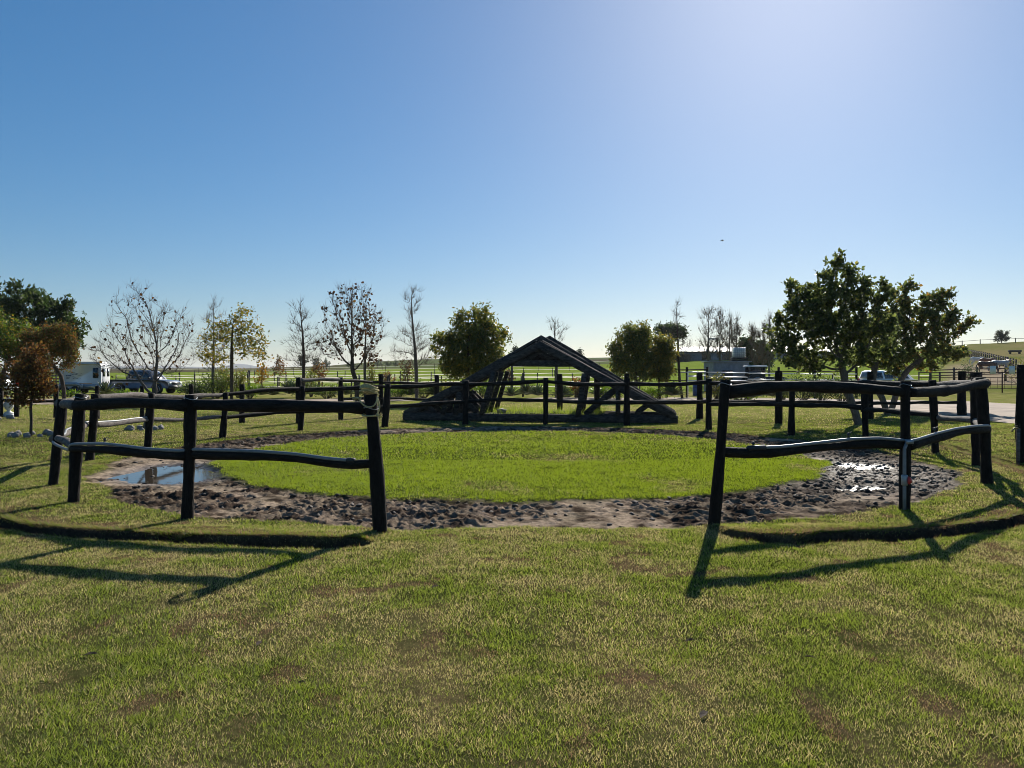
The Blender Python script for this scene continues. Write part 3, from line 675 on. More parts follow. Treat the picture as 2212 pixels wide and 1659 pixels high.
pipe2 = thing('water_pipe', 'grey plastic water pipe clipped along the middle rails right of the gateway with red valve', 'pipe', PP[18][0])
MB().tube(smooth_path(pr2), 0.018, 8).build('hose', M['pipe'], pipe2, smooth=True)
MB().tube([pr[0] - (pr[1] - pr[0]) * .25, pr[0] + (pr[1] - pr[0]) * .35], .03, 10).build('end_cap', M['blackplastic'], pipe2, smooth=True)
f18, t18, r18 = PP[18]; yv = f18[1] - r18 - .03
down = [np.array([f18[0] - .045, yv, z]) for z in (0.02, .25, .45, .6, .72)] + [np.array([f18[0] - .01, yv + .01, .79])]
MB().tube(down, 0.020, 8).build('downpipe', M['pipe'], pipe2, smooth=True)
MB().lathe([(.03, -.06), (.036, -.05), (.036, .05), (.03, .06)], (f18[0] - .045, yv, .36), 12).build('valve_body', M['galv'], pipe2, smooth=True)
MB().lathe([(.0, -.02), (.035, -.018), (.048, .0), (.035, .018), (0, .02)], (f18[0] - .005, yv - .02, .36), 12, 'x').build('valve_handle', M['red'], pipe2, smooth=True)
MB().box((f18[0] + .01, yv, .80), (.08, .05, .05)).build('tee_joint', M['galv'], pipe2)
# small wire insulators screwed to the middle rails
for q, (a, b_, fr) in enumerate([(2, 1, .45), (1, 0, .33), (18, 19, .9), (18, 19, .35), (17, 18, .8), (4, 3, .5)]):
    p = RAIL[('middle_rail', a, b_)]; c = p[int(fr * (len(p) - 1))] + [0, 0, .06]
    mb = MB().tube([c, c + [0, 0, .035]], .007, 6); mb.lathe([(.006, 0), (.02, .004), (.02, .014), (.011, .02), (.018, .028), (.006, .034)], c + [0, 0, .03], 8)
    mb.tube([c + [0, 0, .05], c + [.03, -.01, .075], c + [.045, 0, .05]], .004, 5)
    o = tag(mb.build('insulator', M['blackplastic']), 'small black wire insulator on ' + ['the wavy middle rail over the larger puddle', 'the middle rail next to the roped gateway post', 'the middle rail end at the ropeless gateway post', 'the middle rail above the glinting wet mud', 'the middle rail climbing to the looped pipe', 'the pale grey middle rail of the pen'][q], 'insulator', 'insulators on the pen rails')

# rope coiled on top of the gateway post
f0, t0, r0 = PP[0]; g = np.random.default_rng(5)
rope = thing('coiled_rope', 'frayed straw-coloured rope coiled over the top of the gateway post', 'rope', (t0[0], t0[1], t0[2]))
coil = []
for a in np.linspace(0, 2 * np.pi * 5.2, 190):
    k = a / (2 * np.pi); R = .082 + .012 * math.sin(k * 2.3 + 1); 
    coil.append(t0 + [math.cos(a) * R - .012, math.sin(a) * R, .012 + .014 * k + .022 * math.cos(a + 2.3) + .006 * math.sin(3 * a)])
MB().tube(coil, .0085, 7).build('coil', M['rope'], rope, smooth=True)
fr_ = lambda dx, dy, dz: t0 + np.array([dx, -r0 - .012 + dy, dz])
loop1 = [fr_(-.075, .02, -.02), fr_(-.095, -.01, -.055), fr_(-.05, -.012, -.105), fr_(.0, -.014, -.125), fr_(.05, -.01, -.115), fr_(.075, .01, -.07), fr_(.078, .05, -.01)]
loop2 = [fr_(.075, .05, -.03), fr_(.098, .02, -.08), fr_(.108, .0, -.13), fr_(.092, -.0, -.185), fr_(.07, -.0, -.20)]
tie = [t0 + [math.cos(a) * (r0 + .012), math.sin(a) * (r0 + .012), -.205 + .008 * math.sin(a)] for a in np.linspace(0, 2 * np.pi, 22)]
MB().tube(smooth_path(loop1, .01), .008, 7).build('loop', M['rope'], rope, smooth=True)
MB().tube(smooth_path(loop2, .01), .008, 7).build('loop', M['rope'], rope, smooth=True)
MB().tube(tie, .0085, 7).build('tie', M['rope'], rope, smooth=True)
for c in (fr_(-.125, -.01, -.03), fr_(.105, -.01, -.20)):
    mb = MB(); mb.tube([c + [.03 * (1 if c[0] < t0[0] else -1), 0, -.01], c], .012, 7)
    for q in range(16):
        d = g.normal(size=3); d[0] += -1.2 if c[0] < t0[0] else 1.2; d /= np.linalg.norm(d); mb.tube([c, c + d * .018, c + d * .036 + [0, 0, -.006]], .0028, 4)
    mb.build('frayed_end', M['rope'], rope)

# ------------------------------------------------------------------ outer pole fences
def pole_fence(label, posts, rails, seed, wd=()):
    ps = []
    for (x, fy, ty, w) in posts:
        X, Y = G(x, fy); ps.append((np.array([X, Y, Hs(X, Y)]), P(x, ty, Y), w / F * Y / 2))
    f = thing('pole_fence', label, 'fence', ps[0][0])
    for q, (a, tp, r) in enumerate(ps): post_mesh(a, tp, max(r, .05), seed + q, 9).build('post', M['creosote'], f, smooth=True)
    for q, (a, b_, ya, yb, r) in enumerate(rails):
        A = ps[a][0].copy(); B = ps[b_][0].copy(); A[2] = EYE - (ya - HY) / F * A[1]; B[2] = EYE - (yb - HY) / F * B[1]
        off = np.array([0, .05 if q % 2 else -.05, 0])
        log_mesh([A + off, (A + B) / 2 + off, B + off], r, r * .9, seed + 40 + q, 9, bow=0.025).build('rail', M['weathered'] if q in wd else M['creosote_rail'], f, smooth=True)
    return ps
pole_fence('low dark pole fence with single sagging rail in front of the small autumn trees', [(-90, 898, 836, 9), (1, 900, 836, 9), (36, 900, 838, 10), (121, 901, 830, 10), (210, 904, 833, 10), (307, 907, 833, 9), (413, 910, 830, 9), (523, 914, 830, 11), (645, 915, 815, 12)],
           [(0, 1, 864, 864, .05), (1, 2, 864, 865, .05), (2, 3, 866, 867, .055), (3, 4, 869, 870, .05), (4, 5, 870, 872, .05), (5, 6, 873, 873, .05), (6, 7, 874, 872, .05), (7, 8, 868, 866, .05)], 500)
pole_fence('dark pole fence with two rails running behind the left foot of the timber trusses', [(648, 914, 816, 11), (736, 906, 815, 11), (823, 898, 808, 11), (944, 893, 810, 10)],
           [(0, 1, 822, 820, .06), (1, 2, 822, 826, .05), (2, 3, 827, 828, .05), (2, 3, 861, 863, .05), (1, 2, 862, 860, .05)], 560, wd=(0,))
for q, (x, fy, ty, w) in enumerate([(1209, 889, 808, 13), (1290, 890, 812, 13), (1354, 892, 807, 11)]):
    X, Y = G(x, fy); p = np.array([X, Y, Hs(X, Y)]); lab = ['bare dark pole standing alone beyond the opening of the timber trusses', 'bare dark pole standing beside the right queen posts of the trusses', 'tall dark pole standing behind the right slope of the trusses'][q]
    r = thing('standing_pole', lab, 'pole', p); post_mesh(p, P(x, ty, Y), w / F * Y / 2, 590 + q, 10).build('shaft', M['creosote'], r, smooth=True)
pole_fence('dark two-rail pole fence passing in front of the big leaning green tree', [(1511, 905, 805, 13), (1682, 914, 802, 15), (1880, 906, 803, 13), (2078, 899, 802, 17), (2108, 893, 805, 22)],
           [(0, 1, 826, 827, .055), (1, 2, 827, 829, .055), (2, 3, 829, 829, .055), (0, 1, 866, 868, .05), (1, 2, 868, 870, .05), (2, 3, 871, 869, .055)], 620)
X, Y = G(2207, 999); p = np.array([X, Y, Hs(X, Y)])
r = thing('gate_post', 'tall thick dark gate post standing beside the brass garden tap', 'post', p); post_mesh(p, P(2207, 788, Y), .082, 660, 14).build('shaft', M['creosote'], r, smooth=True)
tp = thing('garden_tap', 'old brass tap on a short wooden standpipe beside the tall gate post', 'tap', (X - .14, Y - .12, p[2]))
MB().tube([(X - .14, Y - .12, p[2] - .05), (X - .14, Y - .12, p[2] + .62)], .03, 8, jit=.1).build('standpipe', M['weathered'], tp, smooth=True)
c = np.array([X - .14, Y - .13, p[2] + .62])
MB().tube([c, c + [-.04, -.02, .01], c + [-.10, -.04, .005], c + [-.14, -.05, -.03], c + [-.145, -.05, -.06]], .014, 8).build('spout', M['brass'], tp, smooth=True)
MB().tube([c + [-.07, -.03, .0], c + [-.07, -.03, .05]], .008, 6).tube([c + [-.105, -.03, .055], c + [-.035, -.03, .055]], .008, 6).build('handle', M['brass'], tp, smooth=True)

# ------------------------------------------------------------------ timber roof trusses resting on the grass
a0 = np.array([*G(874, 908), 0.]); a1 = np.array([*G(1459, 915), 0.]); ud = a1 - a0; LT = np.linalg.norm(ud); ud /= LT; vd = np.array([-ud[1], ud[0], 0.])
truss = thing('roof_trusses', 'set of dark old timber roof trusses standing on the grass behind the pen', 'trusses', a0)
def TL(s, z, v): return a0 + ud * s + vd * v + np.array([0, 0, z])
seed = 700
def beam(nm, s0, z0, s1, z1, v, w, h):
    global seed; seed += 1
    MB().beam(TL(s0, z0, v), TL(s1, z1, v), w, h, up=np.cross(ud, [0, 0, 1]) if abs(s1 - s0) < 1e-3 else (0, 0, 1), jit=.012, seed=seed).build(nm, M['timber'], truss)
gt = np.random.default_rng(9)
for q, v in enumerate((0.0, 0.75, 1.5, 2.25)):
    j = (gt.random(8) - .5) * .08; ap = (4.50 + j[0], 2.50 + (0.0, .2, .12, .24)[q] + j[1] * .5)
    beam('tie_beam', -.05 + j[2], .13, LT + .05 + j[3], .13, v, .16, .24)
    beam('rafter', .02, .20, ap[0] + .05, ap[1], v + .02, .13, .25)
    beam('rafter', LT - .02, .20, ap[0] - .05, ap[1], v - .02, .13, .25)
    beam('collar_beam', 3.40, ap[1] - .62, 5.62, ap[1] - .62, v + .09, .08, .20)
    beam('strut', 4.0, ap[1] - .55, 4.5, ap[1] - .22, v + .16, .07, .14); beam('strut', 5.0, ap[1] - .55, 4.5, ap[1] - .22, v + .16, .07, .14)
    beam('queen_post', 2.60 + j[4], .22, 3.02 + j[4], 1.62, v - .09, .08, .15)
    beam('queen_post', 5.72 + j[5], .22, 5.92 + j[5], 1.55, v - .09, .08, .16)
    beam('diagonal_brace', 2.45, .26, 1.70 + j[6], .92, v + .10, .08, .18)
    beam('diagonal_brace', 5.95, .26, 6.88 + j[7], 1.06, v + .10, .08, .18)
    beam('web_post', 1.30 + j[6], .22, 1.42 + j[6], .72, v - .1, .07, .15); beam('web_post', 1.72 + j[7], .22, 1.86 + j[7], .94, v - .1, .07, .15)
    beam('web_post', 6.94 + j[6], .22, 6.94 + j[6], 1.02, v - .1, .08, .18)
    beam('diagonal_brace', 7.55, .26, 7.92, .55, v + .05, .07, .13); beam('diagonal_brace', 1.05, .26, .75, .5, v + .05, .07, .13)
# boards lying along the slopes between the trusses
for q in range(4):
    a_, b_ = ((.03, .98), (.02, .55), (.10, .97), (.30, .90))[q]
    v = (.38, 1.1, 1.85, 2.05)[q]
    beam('slope_board', LT + (4.45 - LT) * a_, .24 + 2.42 * a_, LT + (4.45 - LT) * b_, .24 + 2.42 * b_, v, .30, .05)
    if q < 3: beam('slope_board', 4.45 * a_, .24 + 2.42 * a_, 4.45 * b_, .24 + 2.42 * b_, v, .26, .05)
beam('ridge_board', 4.40, 2.58, 4.62, 2.56, .4, .7, .06)
st = MB(); g = np.random.default_rng(4)
c = TL(3.15, .3, .6); st.V = []; V = ico * [.17, .12, .10] * (.8 + .4 * g.random((12, 1))) + c; st.add(V, None, fa)
tag(st.build('boulder', M['stone'], smooth=True), 'rounded pale stone resting between the base beams of the trusses', 'stone')
# weeds growing between the base beams
g = np.random.default_rng(77); n = 9000; s = 2.4 + 4.0 * g.random(n); v = .15 + 2.6 * g.random(n) ** .8; B = a0[None] + ud[None] * s[:, None] + vd[None] * v[:, None]
B[:, 2] = H(B[:, 0], B[:, 1]); L = (.18 + .34 * g.random(n) ** 2) * (.5 + vnoise(s * 2, v * 2, 4)); az = g.random(n) * 6.28; ln = .15 + .7 * g.random(n); w = .008 + .012 * g.random(n)
yaw = g.random(n) * 3.14; V = np.empty((n, 3, 3)); sd_ = np.stack([np.cos(yaw) * w, np.sin(yaw) * w, 0 * w], 1)
V[:, 0] = B - sd_; V[:, 1] = B + sd_; V[:, 2] = B + np.stack([np.sin(ln) * np.cos(az) * L, np.sin(ln) * np.sin(az) * L, np.cos(ln) * L], 1)
col = mix(A_(.10, .17, .02), A_(.24, .28, .07), g.random(n))
tag(obj('long_grass', mesh_np('long_grass', V.reshape(-1, 3), None, np.arange(3 * n).reshape(-1, 3), False, {'tint': np.repeat(col, 3, 0)}), M['grass']), 'long weedy grass growing inside the base of the timber trusses', 'grass', kind='stuff')

# ------------------------------------------------------------------ trees
def grow(att, trunk, step, kill, up=0.0, jit=0.12, iters=160, seed=0):
    """space colonisation: branches from the trunk polyline towards attraction points"""
    g = np.random.default_rng(seed); P_ = [np.asarray(p, float) for p in trunk]; par = [-1] + list(range(len(trunk) - 1))
    P_ = list(P_); att = np.asarray(att, float)
    pos = np.array(P_); d = np.linalg.norm(att[:, None] - pos[None], axis=2); near = d.argmin(1); nd = d.min(1); alive = nd > kill
    for it in range(iters):
        if not alive.any(): break
        idx = np.where(alive)[0]; v = att[idx] - pos[near[idx]]; v /= np.linalg.norm(v, axis=1, keepdims=True) + 1e-9
        D = np.zeros_like(pos); np.add.at(D, near[idx], v); cnt = np.bincount(near[idx], minlength=len(pos))
        act = np.where(cnt > 0)[0]; dv = D[act]; dv /= np.linalg.norm(dv, axis=1, keepdims=True) + 1e-9
        dv += g.normal(size=dv.shape) * jit; dv[:, 2] += up; dv /= np.linalg.norm(dv, axis=1, keepdims=True)
        new = pos[act] + dv * step
        dm = np.sqrt(((new[:, None] - pos[None]) ** 2).sum(2)).min(1); ok = dm > step * .45
        if not ok.any():
            alive[idx[g.random(len(idx)) < .3]] = False; continue
        new = new[ok]; base = len(pos); par += list(act[ok]); pos = np.concatenate([pos, new])
        dn = np.linalg.norm(att[:, None] - new[None], axis=2); j = dn.argmin(1); m_ = dn[np.arange(len(att)), j]
        up_ = m_ < nd; near[up_] = base + j[up_]; nd[up_] = m_[up_]; alive &= nd > kill
        if len(pos) > 5000: break
    return pos, np.array(par)
def wood(pos, par, tip=0.006, expo=2.3, rbase=None, rmax=None):
    n = len(pos); acc = np.zeros(n); ch = [[] for _ in range(n)]
    for q in range(n - 1, -1, -1):
        if not ch[q]: acc[q] = tip ** expo
        p = par[q]
        if p >= 0: acc[p] += acc[q]; ch[p].append(q)
    rad = acc ** (1 / expo)
    if rbase: 
        k = math.log(rbase / tip) / max(1e-6, math.log(rad[0] / tip)); rad = tip * (rad / tip) ** k
    mb = MB(); stack = [(0, None)]
    while stack:
        s, p = stack.pop(); chain = ([p] if p is not None else []) + [s]
        cur = s
        while ch[cur]:
            c = sorted(ch[cur], key=lambda k_: -rad[k_]); 
            for o in c[1:]: stack.append((o, cur))
            cur = c[0]; chain.append(cur)
        if len(chain) < 2: continue
        pts = pos[chain]; r = rad[chain].copy()
        if p is not None: r[0] = r[1] if len(r) > 1 else r[0]
        sides = 8 if r.max() > .05 else (5 if r.max() > .02 else 3)
        mb.tube(pts, r, sides, cap=False)
    return mb, rad, ch
def twigs(mb, pos, par, rad, ch, n, length, r, seed, up=.4, thr=.02):
    """short straight shoots on the thin wood; returns their ends"""
    g = np.random.default_rng(seed); cand = np.where((rad < thr) & (par >= 0))[0]
    if len(cand) == 0: return pos[-1:]
    q = cand[g.integers(0, len(cand), n)]; base = pos[q]; dirv = pos[q] - pos[par[q]]; dirv /= np.linalg.norm(dirv, axis=1, keepdims=True) + 1e-9
    d = dirv * .8 + g.normal(size=(n, 3)) * .55; d[:, 2] += up; d /= np.linalg.norm(d, axis=1, keepdims=True); L = length * (.4 + .9 * g.random(n))
    mid = base + d * L[:, None] * .55 + g.normal(size=(n, 3)) * (.06 * L[:, None]); end = base + d * L[:, None]; end[:, 2] += .1 * L
    a = np.cross(d, [0.3, .5, .8]); a /= np.linalg.norm(a, axis=1, keepdims=True); b_ = np.cross(d, a); V = []
    for p_, rr in ((base, r), (mid, r * .75), (end, r * .35)):
        for k in range(3):
            th_ = 2.094 * k; V.append(p_ + rr * (math.cos(th_) * a + math.sin(th_) * b_))
    V = np.stack(V, 1).reshape(-1, 3); Q = []
    o = np.arange(n)[:, None] * 9
    for l in range(2):
        for k in range(3):
            k2 = (k + 1) % 3; Q.append(np.stack([o[:, 0] + l * 3 + k, o[:, 0] + l * 3 + k2, o[:, 0] + l * 3 + 3 + k2, o[:, 0] + l * 3 + 3 + k], 1))
    mb.add(V, np.concatenate(Q)); return np.concatenate([mid, end])
def leaves(centres, n, size, spread, cols, seed, aspect=.5, droop=.2, rosette=0):
    g = np.random.default_rng(seed); c = centres[g.integers(0, len(centres), n)] + g.normal(size=(n, 3)) * spread
    d = g.normal(size=(n, 3)); d[:, 2] -= droop * 2; d /= np.linalg.norm(d, axis=1, keepdims=True)
    if rosette:
        k = np.repeat(np.arange(n // rosette + 1), rosette)[:n]; c = c[k]; d = g.normal(size=(n, 3)); d[:, 2] += .5; d /= np.linalg.norm(d, axis=1, keepdims=True)
    a = np.cross(d, g.normal(size=(n, 3))); a /= np.linalg.norm(a, axis=1, keepdims=True) + 1e-9; nn = np.cross(d, a)
    L = size * (.6 + .8 * g.random(n))[:, None]; W = L * aspect * .5
    fold = nn * L * .12
    V = np.stack([c, c + d * L * .5 + a * W + fold, c + d * L, c + d * L * .5 - a * W + fold], 1).reshape(-1, 3)
    o = np.arange(n)[:, None] * 4; T = np.concatenate([o + [0, 1, 2], o + [0, 2, 3]]); cols = [np.array(x, float) for x in cols]
    w = np.array([x[3] for x in cols]); pick = g.choice(len(cols), n, p=w / w.sum()); base = np.array([x[:3] for x in cols])[pick]
    base = base * (.75 + .5 * g.random((n, 1))); return V, T, np.repeat(base, 4, 0)
def envelope(lobes, Y, n, seed, dy=1.0, shell=.35):
    """points inside a union of ellipsoids given in photo px around distance Y"""
    g = np.random.default_rng(seed); s = Y / F; out_ = []
    vol = np.array([l[2] * l[3] * min(l[2], l[3]) for l in lobes]) ** .8; num = (vol / vol.sum() * n).astype(int) + 1
    for (cx, cy, rx, ry), m_ in zip(lobes, num):
        v = g.normal(size=(m_, 3)); v /= np.linalg.norm(v, axis=1, keepdims=True); v *= (g.random(m_) ** shell)[:, None]
        c = P(cx, cy, Y); out_.append(c + v * np.array([rx * s, (rx + ry) / 2 * s * dy, ry * s]))
    return np.concatenate(out_)
def tree(name, label, foot, Y, trunk, lobes, natt=350, step=.22, up=.0, seed=0, tip=.006, rbase=.09, tw=0, twl=.3, leaf=None, leafmat='leaf', bark='bark', group=None, jit=.12, shell=.35, kill=1.6, tr=.005, twup=.4, dy=1.0):
    """trunk: list of photo px from the foot upwards; leaf: (n, size, spread, colours, aspect, rosette)"""
    x = (foot[0] - CX) / F * Y; base = np.array([x, Y, Hs(x, Y) - .03]); g = np.random.default_rng(seed)
    tp = [base] + [P(a, b_, Y) + [0, (g.random() - .5) * .1, 0] for a, b_ in trunk]
    d = np.concatenate([[0], np.cumsum(np.linalg.norm(np.diff(tp, axis=0), axis=1))]); m_ = max(3, int(d[-1] / step)); ss_ = np.linspace(0, d[-1], m_)
    tpi = np.stack([np.interp(ss_, d, np.array(tp)[:, q]) for q in range(3)], 1)
    att = envelope(lobes, Y, natt, seed + 1, dy, shell)
    pos, par = grow(att, tpi, step, step * kill, up, jit, seed=seed)
    mb, rad, ch = wood(pos, par, tip, rbase=rbase)
    ends = pos[rad < tip * 2.5]
    if tw: ends = np.concatenate([twigs(mb, pos, par, rad, ch, tw, twl, tr, seed + 2, twup, tip * 4), ends[::2]])
    root = thing(name, label, 'tree', base, group=group)
    mb.build('trunk', M[bark], root, smooth=True)
    if leaf:
        n, size, spread, cols, asp, ros = leaf
        V, T, col = leaves(ends, n, size, spread, cols, seed + 3, asp, rosette=ros)
        obj('crown', mesh_np('crown', V - base, None, T, False, {'tint': col}), M[leafmat], root)
    return root
GREEN = [(.048, .075, .018, 5), (.075, .108, .024, 4), (.115, .14, .03, 2)]
DARK = [(.024, .042, .013, 5), (.040, .062, .018, 3), (.065, .09, .026, 1)]
OLIVE = [(.075, .096, .026, 5), (.125, .138, .034, 4), (.20, .165, .035, 1.2)]
RUST = [(.15, .080, .030, 5), (.10, .058, .028, 4), (.20, .13, .040, 2), (.09, .085, .03, 2)]
MIXED = [(.16, .085, .03, 3), (.085, .095, .026, 5), (.11, .075, .03, 3), (.22, .14, .04, .8)]
BROWN = [(.040, .024, .014, 5), (.075, .045, .02, 3), (.13, .085, .03, 1)]
YELL = [(.09, .10, .02, 4), (.16, .15, .025, 3), (.25, .18, .03, 1.5)]

# left edge: tall evergreen, green oak, autumn oaks
tree('evergreen_tree', 'tall dense dark evergreen tree behind the autumn oaks at the sandy road', (40, 0), 62, [(42, 800), (44, 770)], [(50, 680, 55, 70), (110, 700, 55, 60), (-40, 690, 70, 70), (130, 735, 42, 45), (20, 740, 90, 50), (55, 640, 28, 34), (-110, 720, 60, 60)], 420, .5, seed=11, rbase=.28, tip=.012, tw=500, twl=.6, leaf=(27000, .32, .26, DARK, .4, 5))
tree('oak_tree', 'leafy green oak turning yellow at the left end of the low fence', (2, 0), 40, [(4, 830), (8, 800), (22, 775)], [(30, 735, 55, 50), (-30, 720, 60, 60), (75, 750, 40, 35), (-60, 770, 50, 40)], 320, .22, seed=12, rbase=.11, tw=600, twl=.3, leaf=(13000, .13, .13, [(.05, .09, .018, 5), (.09, .12, .02, 3), (.18, .14, .03, 2)], .5, 0))
tree('oak_tree', 'leaning oak with brown and orange autumn leaves beside the white horse trailer', (139, 0), 39, [(137, 845), (132, 815), (118, 793), (108, 782)], [(115, 745, 42, 42), (80, 760, 45, 40), (150, 765, 28, 28), (60, 790, 40, 30), (140, 730, 25, 22)], 330, .2, seed=13, rbase=.10, tw=700, twl=.28, leaf=(11500, .12, .13, MIXED, .5, 0), leafmat='dryleaf')
tree('young_oak_tree', 'small young oak full of rusty autumn leaves inside a ring of stones', (66, 0), 19.2, [(66, 910), (67, 880), (69, 850), (70, 820)], [(62, 815, 44, 42), (90, 840, 26, 30), (40, 850, 28, 22), (75, 775, 30, 28)], 260, .09, seed=14, tip=.004, rbase=.035, tw=420, twl=.14, tr=.003, leaf=(3600, .085, .06, RUST, .55, 0), leafmat='dryleaf')
# nearly bare plane with low twisted limbs in its own ring of stones
tree('plane_tree', 'nearly bare spreading plane tree with low twisted limbs in a ring of stones', (314, 0), 21.7, [(318, 895), (330, 862), (336, 842)], [(300, 700, 62, 85), (360, 740, 58, 80), (250, 770, 60, 60), (335, 790, 80, 40), (298, 640, 14, 40), (395, 710, 26, 50), (230, 740, 26, 40)], 620, .13, up=.35, twup=.7, seed=15, tip=.0045, rbase=.075, tw=1700, twl=.26, tr=.0036, bark='palebark', leaf=(230, .085, .05, BROWN, .8, 0), leafmat='dryleaf', kill=1.4)
V = None
tree('bare_tree', 'slender leafless tree rising behind the thinly leaved oak', (460, 0), 47, [(460, 800), (462, 770), (462, 730), (462, 690)], [(462, 700, 30, 60), (455, 760, 45, 45), (470, 745, 42, 45)], 300, .22, up=.5, twup=1.0, seed=16, tip=.008, rbase=.09, tw=1100, twl=.42, tr=.0055, bark='palebark')
tree('oak_tree', 'thinly leaved yellow-green oak standing over the dark flower bed', (500, 0), 39, [(500, 820), (501, 790), (501, 740), (503, 700)], [(520, 700, 36, 34), (480, 725, 44, 32), (540, 750, 44, 40), (455, 770, 36, 26), (510, 690, 22, 26), (560, 762, 22, 22)], 240, .2, seed=17, tip=.008, rbase=.09, tw=380, twl=.35, leaf=(2300, .15, .10, YELL, .5, 0))
tree('bare_tree', 'bare branching tree between the yellow-green oak and the speckled plane', (656, 0), 46, [(656, 810), (656, 775), (655, 735), (652, 700)], [(652, 700, 30, 58), (645, 765, 36, 40), (672, 750, 34, 42), (640, 720, 22, 35)], 320, .22, up=.45, twup=.9, seed=18, tip=.009, rbase=.10, tw=1100, twl=.42, tr=.0058, bark='bark')
tree('plane_tree', 'two-stemmed plane tree speckled with dark clinging leaves', (772, 0), 37, [(771, 845), (768, 822), (762, 800)], [(740, 690, 46, 80), (775, 680, 40, 75), (800, 720, 38, 65), (725, 745, 48, 45), (765, 760, 60, 40)], 600, .2, up=.4, twup=.9, seed=19, tip=.008, rbase=.11, tw=1900, twl=.42, tr=.0050, leaf=(480, .15, .07, BROWN, .8, 0), leafmat='dryleaf', bark='bark')
tree('slender_tree', 'thin straight sapling growing against the speckled plane tree', (789, 0), 37.6, [(789, 840), (788, 800), (789, 760), (790, 720)], [(790, 720, 22, 60), (800, 770, 28, 30)], 90, .22, up=.25, seed=20, tip=.008, rbase=.07, tw=160, twl=.35, bark='palebark', leaf=(220, .14, .07, BROWN, .8, 0), leafmat='dryleaf')
tree('bare_tree', 'tall pale leafless tree beside the round dense green tree', (900, 0), 45, [(899, 800), (897, 760), (893, 720), (890, 680), (889, 640)], [(890, 665, 26, 62), (893, 740, 46, 46), (880, 770, 40, 30), (915, 765, 34, 34)], 340, .22, up=.5, twup=1.0, seed=21, tip=.009, rbase=.11, tw=1200, twl=.42, tr=.0058, bark='palebark')
tree('round_tree', 'round dense green tree behind the left slope of the trusses', (1012, 0), 41, [(1012, 820), (1012, 785), (1010, 745)], [(1015, 715, 42, 52), (970, 745, 36, 50), (1062, 745, 42, 58), (1012, 760, 72, 52), (975, 795, 38, 26), (1055, 795, 44, 28), (1012, 805, 60, 18), (1035, 690, 30, 28)], 480, .24, seed=22, tip=.009, rbase=.10, tw=900, twl=.3, leaf=(11500, .21, .13, OLIVE, .42, 0), shell=.3)
tree('bare_tree', 'small leafless tree showing above the peak and through the opening of the trusses', (1202, 0), 46, [(1202, 830), (1202, 790), (1200, 745), (1197, 710)], [(1198, 705, 16, 26), (1216, 722, 12, 22), (1200, 770, 26, 28)], 170, .22, up=.4, twup=.8, seed=23, tip=.009, rbase=.085, tw=460, twl=.38, tr=.006, bark='palebark')
tree('round_tree', 'bushy green tree with a taller left crown behind the right slope of the trusses', (1374, 0), 44, [(1374, 830), (1373, 800), (1372, 770)], [(1372, 740, 34, 40), (1345, 760, 28, 36), (1385, 720, 22, 24), (1362, 795, 46, 28)], 330, .24, seed=24, tip=.009, rbase=.09, tw=600, twl=.3, leaf=(6800, .20, .13, OLIVE, .42, 0), shell=.3)
tree('round_tree', 'bushy olive tree with a lower rounded yellowing crown close to the bare sapling', (1425, 0), 45, [(1424, 835), (1422, 810), (1420, 790)], [(1425, 760, 32, 32), (1434, 795, 24, 30), (1408, 795, 30, 28)], 260, .24, seed=25, tip=.009, rbase=.08, tw=500, twl=.3, leaf=(5400, .20, .13, [(.11, .12, .03, 5), (.18, .155, .035, 4), (.075, .09, .025, 2)], .4, 0), shell=.3)
tree('bare_tree', 'crooked leafless sapling standing in front of the umbrella pine', (1474, 0), 45.5, [(1472, 850), (1468, 825), (1466, 790), (1465, 750), (1463, 700), (1461, 670)], [(1462, 680, 14, 38), (1470, 745, 28, 30), (1455, 730, 16, 20), (1480, 770, 20, 14)], 190, .22, up=.15, seed=26, tip=.009, rbase=.08, tw=460, twl=.38, tr=.006, bark='bark')
tree('umbrella_pine', 'dark flat-topped umbrella pine on the rise near the long shed', (1447, 0), 150, [(1449, 770), (1452, 735), (1450, 728)], [(1440, 716, 22, 9), (1462, 718, 20, 10), (1452, 710, 22, 7)], 140, .45, seed=27, tip=.03, rbase=.28, tw=200, twl=.7, tr=.03, leaf=(5200, .55, .30, DARK, .3, 0))
# large rough-leaved trees at the right of the pen
BIGL = [(.080, .105, .034, 6), (.120, .145, .044, 4), (.050, .068, .026, 3), (.17, .16, .04, .8)]
tree('leaning_tree', 'big rough-leaved green tree with a leaning grey trunk right of the pen', (1855, 0), 23.4, [(1850, 895), (1838, 862), (1826, 830), (1822, 808)], [(1800, 650, 55, 62), (1808, 580, 40, 32), (1725, 625, 30, 24), (1860, 640, 48, 50), (1750, 690, 70, 55), (1700, 748, 42, 34), (1790, 740, 95, 48), (1870, 710, 60, 60), (1730, 780, 50, 28), (1910, 640, 22, 30), (1720, 665, 22, 32), (1800, 785, 90, 28), (1860, 770, 60, 34)], 760, .17, seed=28, tip=.006, rbase=.12, tw=1500, twl=.2, leaf=(15500, .12, .06, BIGL, .62, 4), bark='palebark', shell=.32, dy=.85)
tree('leaning_tree', 'rough-leaved tree with orange-tinged leaves on a curved trunk near the sandy road', (1925, 0), 32.5, [(1935, 850), (1945, 822), (1960, 800), (1978, 785), (2000, 768)], [(1960, 700, 50, 60), (2010, 690, 50, 55), (2060, 700, 40, 34), (1950, 640, 36, 32), (2030, 650, 40, 26), (2090, 695, 26, 16), (1990, 760, 60, 34), (2060, 765, 44, 22), (1920, 775, 46, 36), (1985, 790, 60, 18)], 560, .22, seed=29, tip=.007, rbase=.13, tw=1300, twl=.25, leaf=(12500, .145, .07, BIGL + [(.20, .13, .035, .8)], .62, 4), bark='palebark', shell=.32, dy=.85)
